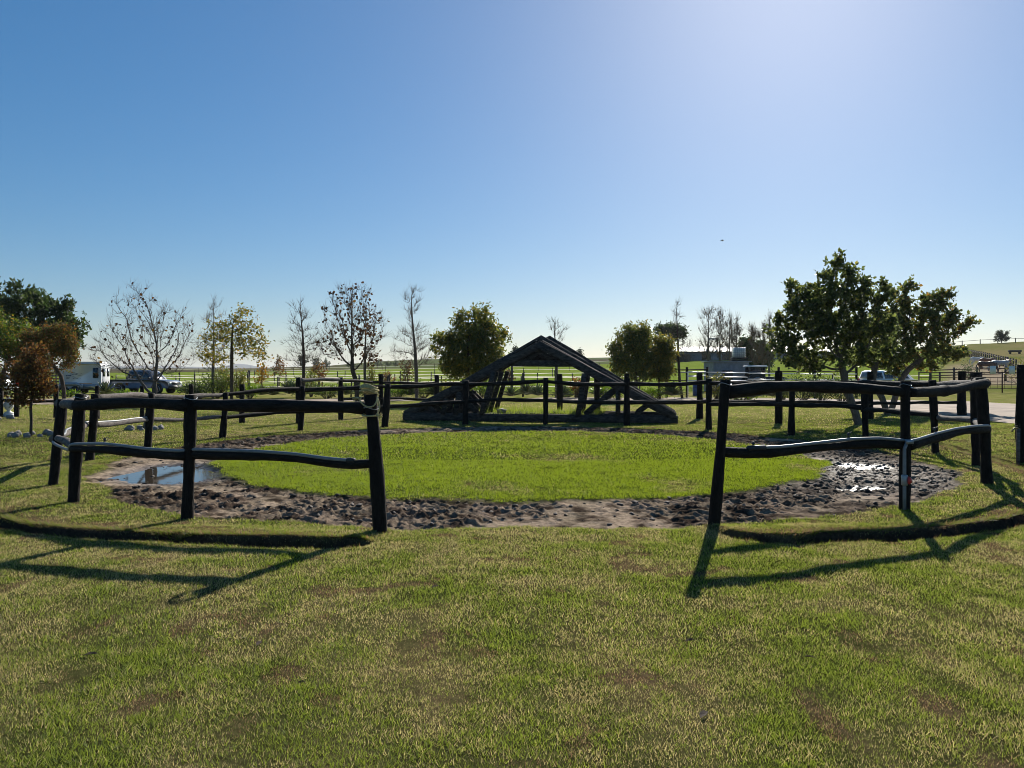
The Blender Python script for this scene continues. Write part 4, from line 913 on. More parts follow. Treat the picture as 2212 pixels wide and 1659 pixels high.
tree('leaning_tree', 'second grey-trunked tree crowding between the two big rough-leaved trees', (1918, 0), 29, [(1905, 860), (1885, 825), (1888, 795), (1896, 770)], [(1895, 720, 50, 50), (1880, 770, 70, 34), (1850, 765, 50, 30)], 220, .2, seed=30, tip=.007, rbase=.12, tw=500, twl=.22, leaf=(4800, .13, .07, BIGL, .62, 4), bark='palebark', dy=.85)
# poplars in front of the long shed
for q, (x, ty, w) in enumerate([(1530, 662, 26), (1555, 660, 15), (1576, 675, 17), (1591, 685, 17), (1629, 696, 13), (1647, 698, 12), (1662, 681, 11)]):
    Yp = 76 + 2.5 * (q % 3); cy = (ty + 790) / 2
    lob = [(x, cy, w * .8, (785 - ty) / 2), (x, cy + 30, w, 34)]
    root = tree('poplar', ['broad leafless poplar beside the curved duct of the shed', 'narrow tall poplar next to the broad poplar', 'forked upright poplar over the corrugated hut', 'shorter poplar just left of the caged water tank', 'thin poplar just right of the caged water tank', 'slender poplar rising from the dark bushy pine', 'whip-thin poplar beside the big rough-leaved tree'][q], (x, 0), Yp, [(x, 790), (x, 760), (x, cy), (x + 1, ty + 30)], lob, 150, .35, up=.75, seed=40 + q, tip=.009, rbase=.11, tw=900, twl=.8, tr=.008, twup=1.5, bark='palebark', group='poplars before the shed', leaf=(160, .14, .10, BROWN, .6, 0), leafmat='dryleaf')
# far trees
def far_tree(label, x, Y, ytop, w, seed, cols=DARK, n=1500, kind='distant_tree', group=None, base=None):
    b_ = onT(x, Y); yb = HY - (b_[2] - EYE) * F / Y; h = yb - ytop; s = Y / F
    lob = [(x, ytop + h * .45, w * .5, h * .42), (x + w * .2, ytop + h * .6, w * .35, h * .3), (x - w * .22, ytop + h * .62, w * .35, h * .28)]
    return tree(kind, label, (x, 0), Y, [(x, yb - h * .2), (x, yb - h * .4)], lob, 60, h * s * .11, seed=seed, tip=.04, rbase=h * s * .03, leaf=(n, h * s * .085, h * s * .06, cols, .5, 0), group=group)
far_tree('lone dark tree on the skyline of the dry hill', 2163, 215, 712, 34, 60, [(.03, .042, .018, 1)], 2600)
HZ = [(.035, .048, .026, 3), (.05, .062, .03, 2)]
for q, (x, Y, ty, w) in enumerate([(655, 300, 763, 26), (685, 310, 768, 26), (705, 320, 773, 22), (815, 330, 772, 26), (838, 340, 776, 22), (855, 330, 775, 18), (760, 330, 780, 30), (600, 330, 790, 24), (450, 340, 790, 40), (265, 330, 790, 36)]):
    far_tree(['tall distant gum directly behind the bare branching tree', 'rounded distant tree right of the tall gum', 'low distant tree against the speckled plane', 'pointed distant tree right of the speckled plane', 'small distant tree next to the pointed one', 'distant bush left of the tall pale tree', 'wide distant bush behind the two-stemmed plane', 'distant bush behind the reddish sapling', 'wide low distant bush behind the thinly leaved oak', 'low distant bush behind the pickup'][q], x, Y, ty, w, 70 + q, HZ, 700, group='distant tree line')
far_tree('distant dark bushy tree left of the truss peak', 1113, 300, 746, 16, 90, HZ, 700); far_tree('distant smaller tree beside the bushy tree left of the truss peak', 1121, 300, 752, 9, 91, HZ, 500)
far_tree('pointed dark conifer showing over the right slope of the trusses', 1252, 300, 749, 14, 92, HZ, 900, 'conifer')
for q, (x, Y, ty, w) in enumerate([(1612, 110, 722, 34), (1650, 112, 724, 44)]):
    far_tree('dark bushy pine behind the poplars and tank' if q else 'smaller dark pine behind the white water tank', x, Y, ty, w, 95 + q, DARK, 2400, 'pine_tree')
# small autumn saplings in the paddocks and beside the bed
for q, (x, Y, ty, w, cols, lab) in enumerate([(603, 62, 765, 26, RUST, 'small reddish autumn sapling left of the bare branching tree'), (566, 58, 786, 34, [(.30, .18, .03, 1), (.2, .12, .03, 1)], 'low yellow-orange sapling beside the thinly leaved oak'), (690, 60, 778, 30, RUST, 'orange-brown sapling under the speckled plane tree'), (880, 57, 772, 34, BROWN, 'thin brown sapling left of the tall pale leafless tree'), (836, 60, 806, 30, RUST, 'low red-brown sapling in the paddock behind the fence'), (1103, 62, 800, 20, BROWN, 'small brown sapling behind the left slope of the trusses')]):
    b_ = onT(x, Y); yb = HY - (b_[2] - EYE) * F / Y
    tree('sapling', lab, (x, 0), Y, [(x, yb - 12), (x, (yb + ty) / 2)], [(x, (ty + yb - 14) / 2, w / 2, (yb - 14 - ty) / 2)], 60, .25, seed=110 + q, tip=.008, rbase=.045, tw=160, twl=.35, leaf=(330, .16, .10, cols, .6, 0), leafmat='dryleaf')

# ------------------------------------------------------------------ flower bed and shrubs
def shrub(label, x, Y, w, h, cols, seed, n=900, size=.12, asp=.4, name='shrub', mat='leaf', spiky=False):
    """leafy bush: stems from the ground, leaves through a rough dome; w, h in metres"""
    b_ = onT(x, Y); g = np.random.default_rng(seed); root = thing(name, label, 'shrub', b_)
    mb = MB(); m_ = 26; ends = []
    for q in range(m_):
        a = g.random() * 6.28; rr = g.random() ** .6; e = b_ + [math.cos(a) * rr * w / 2, math.sin(a) * rr * w / 2, h * (.55 + .45 * math.sqrt(max(0, 1 - rr * rr))) * (.75 + .3 * g.random())]
        s0 = b_ + [math.cos(a) * .06, math.sin(a) * .06, -.03]; md = (s0 + e) / 2 + g.normal(size=3) * .05
        mb.tube([s0, md, e], [.014, .010, .004], 4, cap=False); ends += [md * (1 - t_) + e * t_ for t_ in (0, .3, .6, .8, 1, 1)]
    mb.build('stems', M['twig'], root)
    V, T, col = leaves(np.array(ends), n, size, (.10 * w, .10 * w, .09 * h), cols, seed + 1, asp, droop=-.25 if spiky else .1)
    V[:, 2] = np.maximum(V[:, 2], b_[2]); obj('foliage', mesh_np('foliage', V - b_, None, T, False, {'tint': col}), M[mat], root); return root
def aloe_mesh(w, h, n, seed, cols):
    g = np.random.default_rng(seed); V = []; Q = []; Cc = []; k = 0
    for q in range(n):
        a = q * 2.39996 + g.random() * .4; el = 0.15 + 1.25 * (q / n) + .15 * g.random(); L = w / 2 * (1.15 - .35 * q / n) * (.85 + .3 * g.random()); wd = .055 * w * (.8 + .4 * g.random())
        d = np.array([math.cos(a) * math.cos(el), math.sin(a) * math.cos(el), math.sin(el)]); s = np.array([-math.sin(a), math.cos(a), 0]); c = np.array(cols[g.integers(len(cols))][:3]) * (.75 + .5 * g.random())
        for t_ in (0, .35, .7, 1.0):
            p = np.array([0, 0, h * .25]) + d * L * t_ + np.array([0, 0, -.25 * L * t_ * t_ * math.cos(el)]) ; ww = wd * (1 - t_ ** 1.6) + .003
            up = np.cross(d, s)
            V += [p - s * ww + up * ww * .5, p + up * -ww * .3, p + s * ww + up * ww * .5]; Cc += [c] * 3
        for l in range(3):
            o = k + l * 3; Q += [[o, o + 1, o + 4, o + 3], [o + 1, o + 2, o + 5, o + 4]]
        k += 12
    return np.array(V), Q, np.array(Cc)
ALO = [(.060, .095, .045), (.085, .12, .06), (.11, .125, .05)]
def aloe(label, x, Y, w, h, seed, n=34, cols=ALO, group=None):
    b_ = onT(x, Y); V, Q, c = aloe_mesh(w, h, n, seed, cols); o = obj('aloe_plant', mesh_np('aloe_plant', V, Q, None, True, {'tint': c}), M['succulent'])
    o.location = b_; return tag(o, label, 'aloe', group)
for q, (x, Y, w, lab) in enumerate([
    (226, 47, 1.5, 'spiky aloe growing between the trailer hitch and the pen fence'), (412, 47, 1.4, 'spiky grey aloe at the near end of the dark flower bed'), (565, 47, 1.2, 'aloe rosette beneath the low yellow-orange sapling'), (588, 47, 1.1, 'aloe rosette beneath the reddish autumn sapling'),
    (626, 47, 1.6, 'broad dark aloe in front of the bare branching tree'), (686, 47, 1.1, 'aloe rosette under the orange-brown sapling'), (747, 47, 1.2, 'aloe rosette at the foot of the two-stemmed plane'), (885, 46, 1.3, 'aloe rosette in front of the tall pale leafless tree'), (939, 46, 1.4, 'dark aloe beside the fence end at the round green tree'),
    (1104, 45, 1.15, 'low aloe rosette seen through the left of the truss opening'), (1138, 46, 1.35, 'tallest aloe rosette seen through the truss opening'), (1162, 45, 1.25, 'dark squat aloe seen beside the middle pen post in the truss opening'), (1217, 45, 1.2, 'aloe rosette behind the lone pole in the truss opening'), (1294, 45, 1.2, 'aloe rosette between the right queen posts and the brace'),
    (1451, 44, 1.5, 'large open aloe rosette in front of the crooked leafless sapling'), (1625, 42, 1.3, 'aloe rosette under the pen rail near the ropeless gateway post'), (1666, 42, 1.7, 'wide grey agave rosette beside the dark shrubs under the big tree'), (1582, 43, 1.0, 'small aloe next to the bright weeds behind the ropeless gateway post')]):
    aloe(lab, x, Y, w * 1.35, w * .75, 800 + q, 44)
LUSH = [(.06, .12, .015, 4), (.09, .15, .02, 3), (.13, .17, .03, 1)]
YG = [(.10, .11, .02, 4), (.16, .14, .03, 3), (.06, .08, .02, 2)]
RED = [(.16, .06, .02, 3), (.10, .07, .02, 2)]
for q, (x, Y, w, h, cols, n, lab) in enumerate([
    (430, 46, 2.2, 1.0, DARK, 1300, 'dark leafy shrub mass at the left end of the flower bed'), (470, 47, 2.4, 1.5, GREEN, 1500, 'tall dark green shrub beneath the thinly leaved oak'), (478, 48, 1.3, 1.8, YG, 800, 'yellow-green upright shrub beside the oak trunk'), (515, 47, 1.2, 1.7, YG, 800, 'feathery yellow shrub leaning on the oak trunk'),
    (540, 46, 1.4, .8, LUSH, 700, 'bright green low shrub right of the oak trunk'), (650, 48, 2.0, 1.3, GREEN, 1100, 'rounded green shrub behind the broad dark aloe'), (672, 49, .8, 1.7, YG, 450, 'thin orange-green upright shrub beside the fence post'), (705, 46, 1.8, .8, GREEN, 900, 'low green shrub between two aloe rosettes'), (800, 46, 2.2, .9, DARK, 1000, 'dark low shrub right of the two-stemmed plane'),
    (803, 48, .8, 1.9, YG, 500, 'tall feathery yellow shrub beside the thin straight sapling'), (862, 46, 2.0, .9, LUSH, 1000, 'glossy green shrub behind the fence by the roped post'), (915, 47, 2.0, 1.0, GREEN, 1000, 'dense green shrub between aloes at the fence end'), (970, 47, 2.4, 1.1, YG, 1000, 'yellowish shrub under the round dense green tree'), (1036, 45, 2.0, 1.2, LUSH, 1200, 'big-leaved bright green shrub behind the left truss slope'),
    (1246, 46, .9, 1.2, RED, 450, 'small reddish shrub seen through the right of the truss opening'), (1313, 45, 2.4, .9, LUSH, 1200, 'bright green leafy clump behind the right diagonal braces'), (1225, 48, 2.2, .6, LUSH, 700, 'low bright clump behind the bare sapling in the opening'), (1409, 45, 2.0, .7, LUSH, 900, 'bright low clump under the bushy olive trees'),
    (1548, 43, 1.2, 1.4, YG, 800, 'loose upright shrub beside the dark pen post'), (1602, 43, 2.2, .6, LUSH, 900, 'bright low weeds behind the ropeless gateway post'), (1735, 42, 2.6, 1.4, DARK, 1500, 'dark dense shrub beneath the big leaning tree'), (1775, 41, 2.6, 1.2, DARK, 1400, 'dark shrub right under the big tree crown'), (1690, 43, 2.0, .9, GREEN, 900, 'green shrub between the agave and the dark shrubs'), (1820, 40, 2.4, 1.2, DARK, 1200, 'shaded shrub behind the leaning grey trunk'),
    (265, 49, 2.0, .45, LUSH, 500, 'low green weeds in front of the pickup'), (150, 50, 1.6, .4, LUSH, 400, 'low green weeds beside the trailer wheels'), (35, 58, 4.0, 2.2, GREEN, 1300, 'tall green bush behind the silver car'), (2205, 66, 2.4, 2.6, YG, 900, 'thin yellowing bush behind the pipe gate'), (2092, 63, 1.6, 2.2, [(.05, .07, .03, 1)], 700, 'small grey-green bush by the pipe fence')]):
    shrub(lab, x, Y, w, h, cols, 850 + q * 3, n, .13, .4)
# thin standing stakes in the flower bed
for q, (x, ty, w) in enumerate([(537, 804, .07), (520, 818, .05), (758, 818, .05), (843, 808, .05), (838, 812, .05), (1250, 818, .05), (1256, 822, .05), (1130, 806, .07)]):
    Y = 49; b_ = onT(x, Y); top = P(x + (q % 3 - 1) * 2, ty, Y)
    tag(MB().tube([b_ - [0, 0, .1], (b_ + top) / 2, top], w, 7, jit=.15, seed=q).build('stake', M['postfar'], smooth=True), ['thin stake standing between the yellow-orange and reddish saplings', 'short stake beside the feathery yellow shrub', 'thin stake left of the two-stemmed plane', 'stake right of the thin straight sapling', 'leaning stake beside the low red-brown sapling', 'thin stake seen just right of the lone pole', 'leaning thin stake seen right of the lone pole', 'tall stake rising behind the tallest aloe'][q], 'stake')

# stone rings, urn
def stones(x, y, n, R, lab, seed):
    g = np.random.default_rng(seed); X, Y = G(x, y); z = Hs(X, Y)
    for q in range(n):
        a = 6.283 * q / n + .3 * g.random(); s = .06 + .05 * g.random(); V = ico * s * (.7 + .6 * g.random((12, 1))) * [1.1, 1, .95]
        p = np.array([X + math.cos(a) * R, Y + math.sin(a) * R, z + s * .45])
        o = obj('border_stone', mesh_np('border_stone', V, None, fa), M['stone']); o.location = p; tag(o, lab, 'stone', lab.replace('pale rough stone in ', ''))
stones(67, 941, 10, .48, 'pale rough stone in the ring around the small rusty oak', 1); stones(314, 928, 9, .42, 'pale rough stone in the ring around the nearly bare plane', 2)
stones(2, 905, 5, .4, 'pale rough stone in the row beside the concrete urn', 3)
X, Y = G(19, 899); ur = thing('concrete_urn', 'white weathered concrete urn on a square foot beside the low fence', 'urn', (X, Y, Hs(X, Y)))
MB().box((X, Y, Hs(X, Y) + .04), (.42, .42, .10), taper=.9).build('plinth', M['whitedull'], ur)
MB().lathe([(.13, .08), (.17, .10), (.16, .13), (.07, .18), (.06, .22), (.10, .26), (.165, .36), (.17, .44), (.12, .54), (.07, .60), (.06, .64), (.085, .67), (.08, .69), (.04, .70)], (X, Y, Hs(X, Y)), 18).build('bowl', M['whitedull'], ur, smooth=True)

# ------------------------------------------------------------------ vehicles (local x = forward, y = left, z = up)
def wheel(parent, x, y, r, w=.2):
    s = 1 if y > 0 else -1
    ty = MB().lathe([(r * .62, -w / 2), (r * .92, -w / 2), (r, -w * .36), (r, w * .36), (r * .92, w / 2), (r * .62, w / 2)], (0, 0, 0), 26, 'y'); ty.V = [v + [x, y, r] for v in ty.V]
    t_ = obj('wheel', ty.mesh('wheel', True), M['rubber'], parent)
    rm = MB(); rm.lathe([(.05, 0), (r * .2, .012), (r * .22, .0)], (0, s * (w * .5 - .02), 0), 12, 'y')
    rm.lathe([(r * .60, -.02), (r * .66, .0), (r * .60, .012), (r * .55, -.02)], (0, s * (w * .5 - .01), 0), 24, 'y', cap=False)
    for q in range(5):
        a = q * 1.2566; d = np.array([math.cos(a), 0, math.sin(a)]); c = d * r * .38 + [0, s * (w * .5 - .03), 0]
        R = np.stack([d, [0, 1, 0], np.cross(d, [0, 1, 0])], 1); rm.box(c, (r * .5, .03, r * .16), R)
    rm.V = [v + [x, y, r] for v in rm.V]; obj('rim', rm.mesh('rim'), M['alloy'], t_)
def arch(cx, r, z0, n=9): return [(cx + r * math.cos(a), z0 + r * math.sin(a)) for a in np.linspace(math.pi, 0, n)]
def quad_panel(mb, pts, thick):
    pts = np.array(pts, float); n = np.cross(pts[1] - pts[0], pts[3] - pts[0]); n /= np.linalg.norm(n)
    c = pts.mean(0); V = np.concatenate([pts, c + (pts - c) * .97 + n * thick]); mb.add(V, [[0, 1, 5, 4], [1, 2, 6, 5], [2, 3, 7, 6], [3, 0, 4, 7], [4, 5, 6, 7]])
def cabin(mb, xb0, xb1, xt0, xt1, z0, z1, hw0, hw1):
    """tapered greenhouse; returns its side quads"""
    lo = [(xb0, -hw0, z0), (xb1, -hw0, z0), (xb1, hw0, z0), (xb0, hw0, z0)]; md = [(xt0 - .1, -hw1 - .03, z1 - .08), (xt1 + .12, -hw1 - .03, z1 - .08), (xt1 + .12, hw1 + .03, z1 - .08), (xt0 - .1, hw1 + .03, z1 - .08)]
    hi = [(xt0 + .05, -hw1 + .08, z1), (xt1 - .05, -hw1 + .08, z1), (xt1 - .05, hw1 - .08, z1), (xt0 + .05, hw1 - .08, z1)]
    V = np.array(lo + md + hi); Q = []
    for l in range(2):
        for k in range(4): k2 = (k + 1) % 4; Q.append([l * 4 + k, l * 4 + k2, l * 4 + 4 + k2, l * 4 + 4 + k])
    Q.append([8, 9, 10, 11]); mb.add(V, Q); return np.array(lo, float), np.array(md, float)
def window_on(root, lo, md, i0, i1, u0, u1, v0=.12, v1=.9, nm='window'):
    f = lambda u, v: (lo[i0] * (1 - u) + lo[i1] * u) * (1 - v) + (md[i0] * (1 - u) + md[i1] * u) * v
    mb = MB(); quad_panel(mb, [f(u0, v0), f(u1, v0), f(u1, v1), f(u0, v1)], .006); mb.build(nm, M['glass'], root, local=True)
def pickup(loc, rz, label):
    r = thing('pickup_truck', label, 'pickup', loc, rz); p = M['bluegrey']
    lower = [(.0, .55), (.0, 1.02), (1.55, 1.04), (1.6, 1.02), (3.75, 1.04), (4.75, .98), (5.05, .86), (5.12, .6), (5.05, .42), (4.62, .40)] + arch(4.2, .44, .40)[::-1][0:0]
    lower = [(0, .52), (0, 1.03), (1.6, 1.05), (3.8, 1.06), (4.75, .99), (5.02, .86), (5.1, .60), (5.02, .42)] + [(4.15 + .45 * math.cos(a), .42 + .42 * math.sin(a)) for a in np.linspace(0, math.pi, 9)] + [(1.55, .40)] + [(1.1 + .45 * math.cos(a), .42 + .42 * math.sin(a)) for a in np.linspace(0, math.pi, 9)] + [(.1, .48)]
    MB().prism(lower, -.88, .88, .03).build('body', p, r, local=True)
    cb = MB(); lo, md = cabin(cb, 1.62, 3.85, 1.85, 3.15, 1.04, 1.76, .84, .66); cb.build('cab', p, r, local=True)
    for (a, b_) in ((0, 1), (2, 3)):
        u = ((.06, .42), (.47, .9)) if a == 0 else ((.10, .53), (.58, .94))
        for (u0, u1) in u: window_on(r, lo, md, a, b_, u0, u1)
    window_on(r, lo, md, 1, 2, .06, .94, .06, .94, 'windscreen'); window_on(r, lo, md, 3, 0, .1, .9, .2, .9, 'rear_window')
    MB().box((.8, 0, 1.02), (1.5, 1.5, .08)).build('load_bed', M['blackplastic'], r, local=True)
    MB().tube([(1.55, -.7, 1.05), (1.45, -.66, 1.72), (1.45, .66, 1.72), (1.55, .7, 1.05)], .035, 8).build('roll_bar', M['blackplastic'], r, local=True, smooth=True)
    for x in (1.1, 4.15):
        for y in (-.80, .80): wheel(r, x, y, .38, .24)
    MB().box((5.08, 0, .50), (.16, 1.7, .24)).build('front_bumper', M['blackplastic'], r, local=True); MB().box((-.05, 0, .52), (.14, 1.66, .16)).build('rear_bumper', M['galv'], r, local=True)
    MB().box((5.06, 0, .78), (.06, .9, .18)).build('grille', M['blackplastic'], r, local=True)
    for y in (-.66, .66):
        MB().box((5.0, y, .80), (.12, .34, .18)).build('headlight', M['ibc'], r, local=True); MB().box((-.005, y * 1.22, .85), (.04, .12, .3)).build('tail_light', M['redlamp'], r, local=True)
        MB().box((3.55, y * 1.45, 1.16), (.14, .16, .16)).build('mirror', M['blackplastic'], r, local=True)
    for x in (2.2, 3.0):
        for y in (-.885, .885): MB().box((x, y, .88), (.18, .02, .03)).build('door_handle', M['blackplastic'], r, local=True)
    return r
def wagon(name, loc, rz, label, paint, tail=True):
    r = thing(name, label, 'car', loc, rz); p = M[paint]
    lower = [(0, .50), (.02, 1.0), (.1, 1.05), (3.4, 1.04), (4.35, .96), (4.6, .8), (4.66, .5), (4.6, .38)] + [(3.75 + .42 * math.cos(a), .38 + .40 * math.sin(a)) for a in np.linspace(0, math.pi, 9)] + [(1.4, .36)] + [(.98 + .42 * math.cos(a), .38 + .40 * math.sin(a)) for a in np.linspace(0, math.pi, 9)] + [(.1, .42)]
    MB().prism(lower, -.88, .88, .03).build('body', p, r, local=True)
    cb = MB(); lo, md = cabin(cb, .04, 3.45, .30, 2.75, 1.04, 1.72, .85, .66); cb.build('cab', p, r, local=True)
    for (a, b_) in ((0, 1), (2, 3)):
        u = ((.08, .30), (.34, .60), (.64, .92)) if a == 0 else ((.08, .36), (.40, .66), (.70, .92))
        for (u0, u1) in u: window_on(r, lo, md, a, b_, u0, u1)
    window_on(r, lo, md, 1, 2, .06, .94, .06, .94, 'windscreen'); window_on(r, lo, md, 3, 0, .08, .92, .12, .92, 'rear_window')
    for x in (.98, 3.75):
        for y in (-.80, .80): wheel(r, x, y, .36, .22)
    MB().box((-.04, 0, .52), (.16, 1.72, .24)).build('rear_bumper', p, r, local=True); MB().box((4.62, 0, .5), (.14, 1.7, .24)).build('front_bumper', M['blackplastic'], r, local=True)
    for y in (-.80, .80):
        MB().box((-.01, y, .92), (.12, .18, .42)).build('tail_light', M['redlamp'], r, local=True); MB().box((4.5, y * .85, .78), (.14, .3, .16)).build('headlight', M['ibc'], r, local=True)
    MB().box((-.01, 0, .78), (.04, .5, .12)).build('number_plate', M['whitedull'], r, local=True)
    return r
def horse_trailer(loc, rz):
    r = thing('horse_trailer', 'white two-axle horse trailer with orange stripe hitched behind the pickup', 'trailer', loc, rz)
    def rr(x0, x1, z0, z1, k, n=5):
        pts = []
        for cx, cz, a0_ in ((x1 - k, z1 - k, 0), (x0 + k * .5, z1 - k * .5, 90), (x0 + .04, z0 + .04, 180), (x1 - k * .6, z0 + k * .6, 270)):
            kk = {0: k, 90: k * .5, 180: .04, 270: k * .6}[a0_]
            for a in np.linspace(a0_, a0_ + 90, n): pts.append((cx + kk * math.cos(math.radians(a)), cz + kk * math.sin(math.radians(a))))
        return pts
    MB().prism(rr(0, 2.85, .42, 2.25, .22), -.86, .86, .05).build('body', M['white'], r, local=True)
    MB().prism(rr(.06, 2.72, 2.2, 2.36, .07), -.78, .78, .04).build('roof', M['white'], r, local=True)
    for y in (-.868, .868):
        MB().box((1.1, y, .80), (2.2, .012, .03)).build('side_stripe', M['orange'], r, local=True)
        wf = MB().box((2.42, y, 1.55), (.36, .02, .72)).build('side_window', M['blackplastic'], r, local=True); MB().box((2.42, y * 1.014, 1.55), (.29, .012, .64)).build('pane', M['glass'], wf, local=True)
        MB().box((2.1, y, .58), (1.0, .014, .30)).build('tread_panel', M['galv'], r, local=True)
        mb = MB()
        for (x0, z0, ln, am) in ((.78, 1.52, .75, .05), (.85, 1.42, .7, .045), (.62, 1.34, .45, .03), (.95, 1.16, .5, .04)):
            xs = np.linspace(x0, x0 + ln, 14); mb.tube([(x, y * 1.004, z0 + am * math.sin((x - x0) / ln * 6.2)) for x in xs], np.linspace(.018, .006, 14), 5)
        for (x0, x1, z) in ((.50, .56, 1.36), (.59, .63, 1.36), (.66, .69, 1.36), (.72, .80, 1.36), (.50, .74, 1.24), (.50, .70, 1.16)): mb.box(((x0 + x1) / 2, y * 1.004, z), (x1 - x0, .008, .09 if z > 1.3 else .02))
        mb.build('logo_print', M['navy'], r, local=True)
        mb = MB(); mb.tube([(-.02, y * 1.08, .36), (.08, y * 1.08, .68), (.3, y * 1.08, .76), (1.2, y * 1.08, .76), (1.42, y * 1.08, .68), (1.52, y * 1.08, .40)], .06, 6, flat=2.0); mb.build('mudguard', M['galv'], r, local=True)
        for x in (.36, 1.08): wheel(r, x, y * .98, .31, .18)
    for y in (-.45, .45):
        wf = MB().box((2.855, y, 1.6), (.02, .5, .6)).build('front_window', M['blackplastic'], r, local=True); MB().box((2.868, y, 1.6), (.012, .42, .52)).build('pane', M['glass'], wf, local=True)
    MB().box((1.4, 0, .36), (2.8, 1.3, .10)).build('chassis', M['blackplastic'], r, local=True)
    MB().tube([(2.8, -.5, .4), (3.75, 0, .5), (2.8, .5, .4)], .04, 6).build('drawbar', M['galv'], r, local=True); MB().tube([(3.4, 0, .1), (3.4, 0, .75)], .03, 8).build('jockey_wheel', M['galv'], r, local=True)
    return r
xt = (146 - CX) / F * 56; horse_trailer((xt, 55.5, Hs(xt, 55.5)), math.radians(10))
xp = (243 - CX) / F * 58; pickup((xp + .1, 58, Hs(xp, 58)), math.radians(-9), 'dusty blue-grey double cab pickup hitched to the white horse trailer')
xs_ = (17 - CX) / F * 48; wagon('station_wagon', (xs_, 48, Hs(xs_, 48)), math.radians(176), 'silver-green station wagon with red tail lamp parked on the sandy road', 'silver')
xv_ = (1866 - CX) / F * 58; wagon('parked_car', (xv_, 58, Hs(xv_, 58)), math.radians(4), 'white car with dark windows parked beyond the big leaning trees', 'white')
# slatted stock trailer behind the autumn oaks
xk = (112 - CX) / F * 57; zb = Hs(xk, 57); sk = thing('stock_trailer', 'slatted wooden stock trailer with a white roof edge behind the autumn oaks', 'trailer', (xk, 57, zb))
for y in (0, 1.5):
    for q in range(6): MB().box((-.6, y, .45 + q * .22), (2.4, .05, .12)).build('slat', M['weathered'], sk, local=True)
for x in (-1.75, -.6, .55):
    for y in (0, 1.5): MB().box((x, y + .05, .95), (.08, .06, 1.4)).build('upright', M['postfar'], sk, local=True)
MB().box((-.6, .75, 1.70), (2.6, 1.8, .08)).build('roof', M['white'], sk, local=True); MB().box((-.6, .75, .36), (2.4, 1.5, .1)).build('floor_frame', M['blackplastic'], sk, local=True)
for y in (-.1, 1.6): wheel(sk, -.6, y, .3, .18)

# ------------------------------------------------------------------ white-tape paddock fences
postm = MB().tube([(0, 0, -.15), (0, 0, .6), (0, 0, 1.25)], [.065, .06, .055], 6, jit=.1).mesh('post')
def tape_fence(label, pts, spacing, heights, w=.03, ph=1.0, seed=0):
    pts = np.array(pts, float); g = np.random.default_rng(seed); d = np.concatenate([[0], np.cumsum(np.hypot(*np.diff(pts, axis=0).T))]); ss = np.arange(0, d[-1], spacing)
    xy = np.stack([np.interp(ss, d, pts[:, q]) for q in range(2)], 1); z = H(xy[:, 0], xy[:, 1]); f = thing('tape_fence', label, 'fence', (*xy[0], z[0])); o0 = np.array([*xy[0], z[0]])
    for q in range(len(ss)):
        o = obj('post', postm, M['postfar'], f); o.location = np.array([*xy[q], z[q]]) - o0; o.scale = (1, 1, ph * (.9 + .25 * g.random())); o.rotation_euler = (g.normal() * .03, g.normal() * .03, 0)
    for h in heights:
        P3 = np.stack([xy[:, 0], xy[:, 1] - .05, z + h], 1); mid = (P3[:-1] + P3[1:]) / 2 - [0, 0, .04]; full = np.empty((2 * len(P3) - 1, 3)); full[::2] = P3; full[1::2] = mid
        V = np.concatenate([full + [0, 0, w], full - [0, 0, w], full + [0, .01, w], full - [0, -.01, w]]); n = len(full); j = np.arange(n - 1)
        MB().add(V, np.concatenate([np.stack([j, j + 1, j + 1 + n, j + n], 1), np.stack([j + 2 * n, j + 3 * n, j + 1 + 3 * n, j + 1 + 2 * n], 1)])).build('tape', M['tape'], f)
def row(Y, x0, x1): return [((x0 - CX) / F * Y, Y), ((x1 - CX) / F * Y, Y + (x1 - x0) * .002)]
tape_fence('white-tape fence along the road edge of the paddocks', row(60, 330, 1440), 3.2, (.45, .85, 1.2), 0.0213, 1.05, 1)
tape_fence('second white-tape fence row crossing the bright paddock', row(72, 300, 1460), 3.4, (.5, 1.0), 0.0213, 1.0, 2)
tape_fence('third white-tape fence row crossing the bright paddock', row(88, 250, 1470), 3.6, (.5, 1.0), 0.0221, 1.0, 3)
tape_fence('fourth white-tape fence row crossing the bright paddock', row(108, 420, 1500), 4.2, (.6, 1.1), 0.0238, 1.05, 4)
tape_fence('farthest white-tape fence along the top of the bright paddock', row(150, 500, 1300), 6.0, (1.0,), 0.0255, 1.1, 5)
tape_fence('dark-posted tape fence at the far edge of the field', row(205, 200, 1500), 7.0, (1.0,), 0.017, 1.2, 6)
tape_fence('white-tape fence running away up the field left of the trusses', [(-3, 60), (-4, 90), (-6, 150)], 4, (.6, 1.0), 0.0213, 1.0, 7)
tape_fence('white-tape fence below the horse yard right of the big trees', row(70, 1800, 2075), 3.0, (.5, 1.0), 0.0255, 1.0, 8)
# taller lone posts in the paddock
for q, (x, Y, ty, lab) in enumerate([(1106, 58, 787, 'tall dark post seen in the truss opening over the aloes'), (538, 57, 800, 'tall dark post in the paddock right of the thinly leaved oak')]):
    b_ = onT(x, Y); tag(MB().tube([b_ - [0, 0, .1], (b_ + P(x, ty, Y)) / 2, P(x, ty, Y)], .08, 8, jit=.1).build('paddock_post', M['postfar'], smooth=True), lab, 'post')

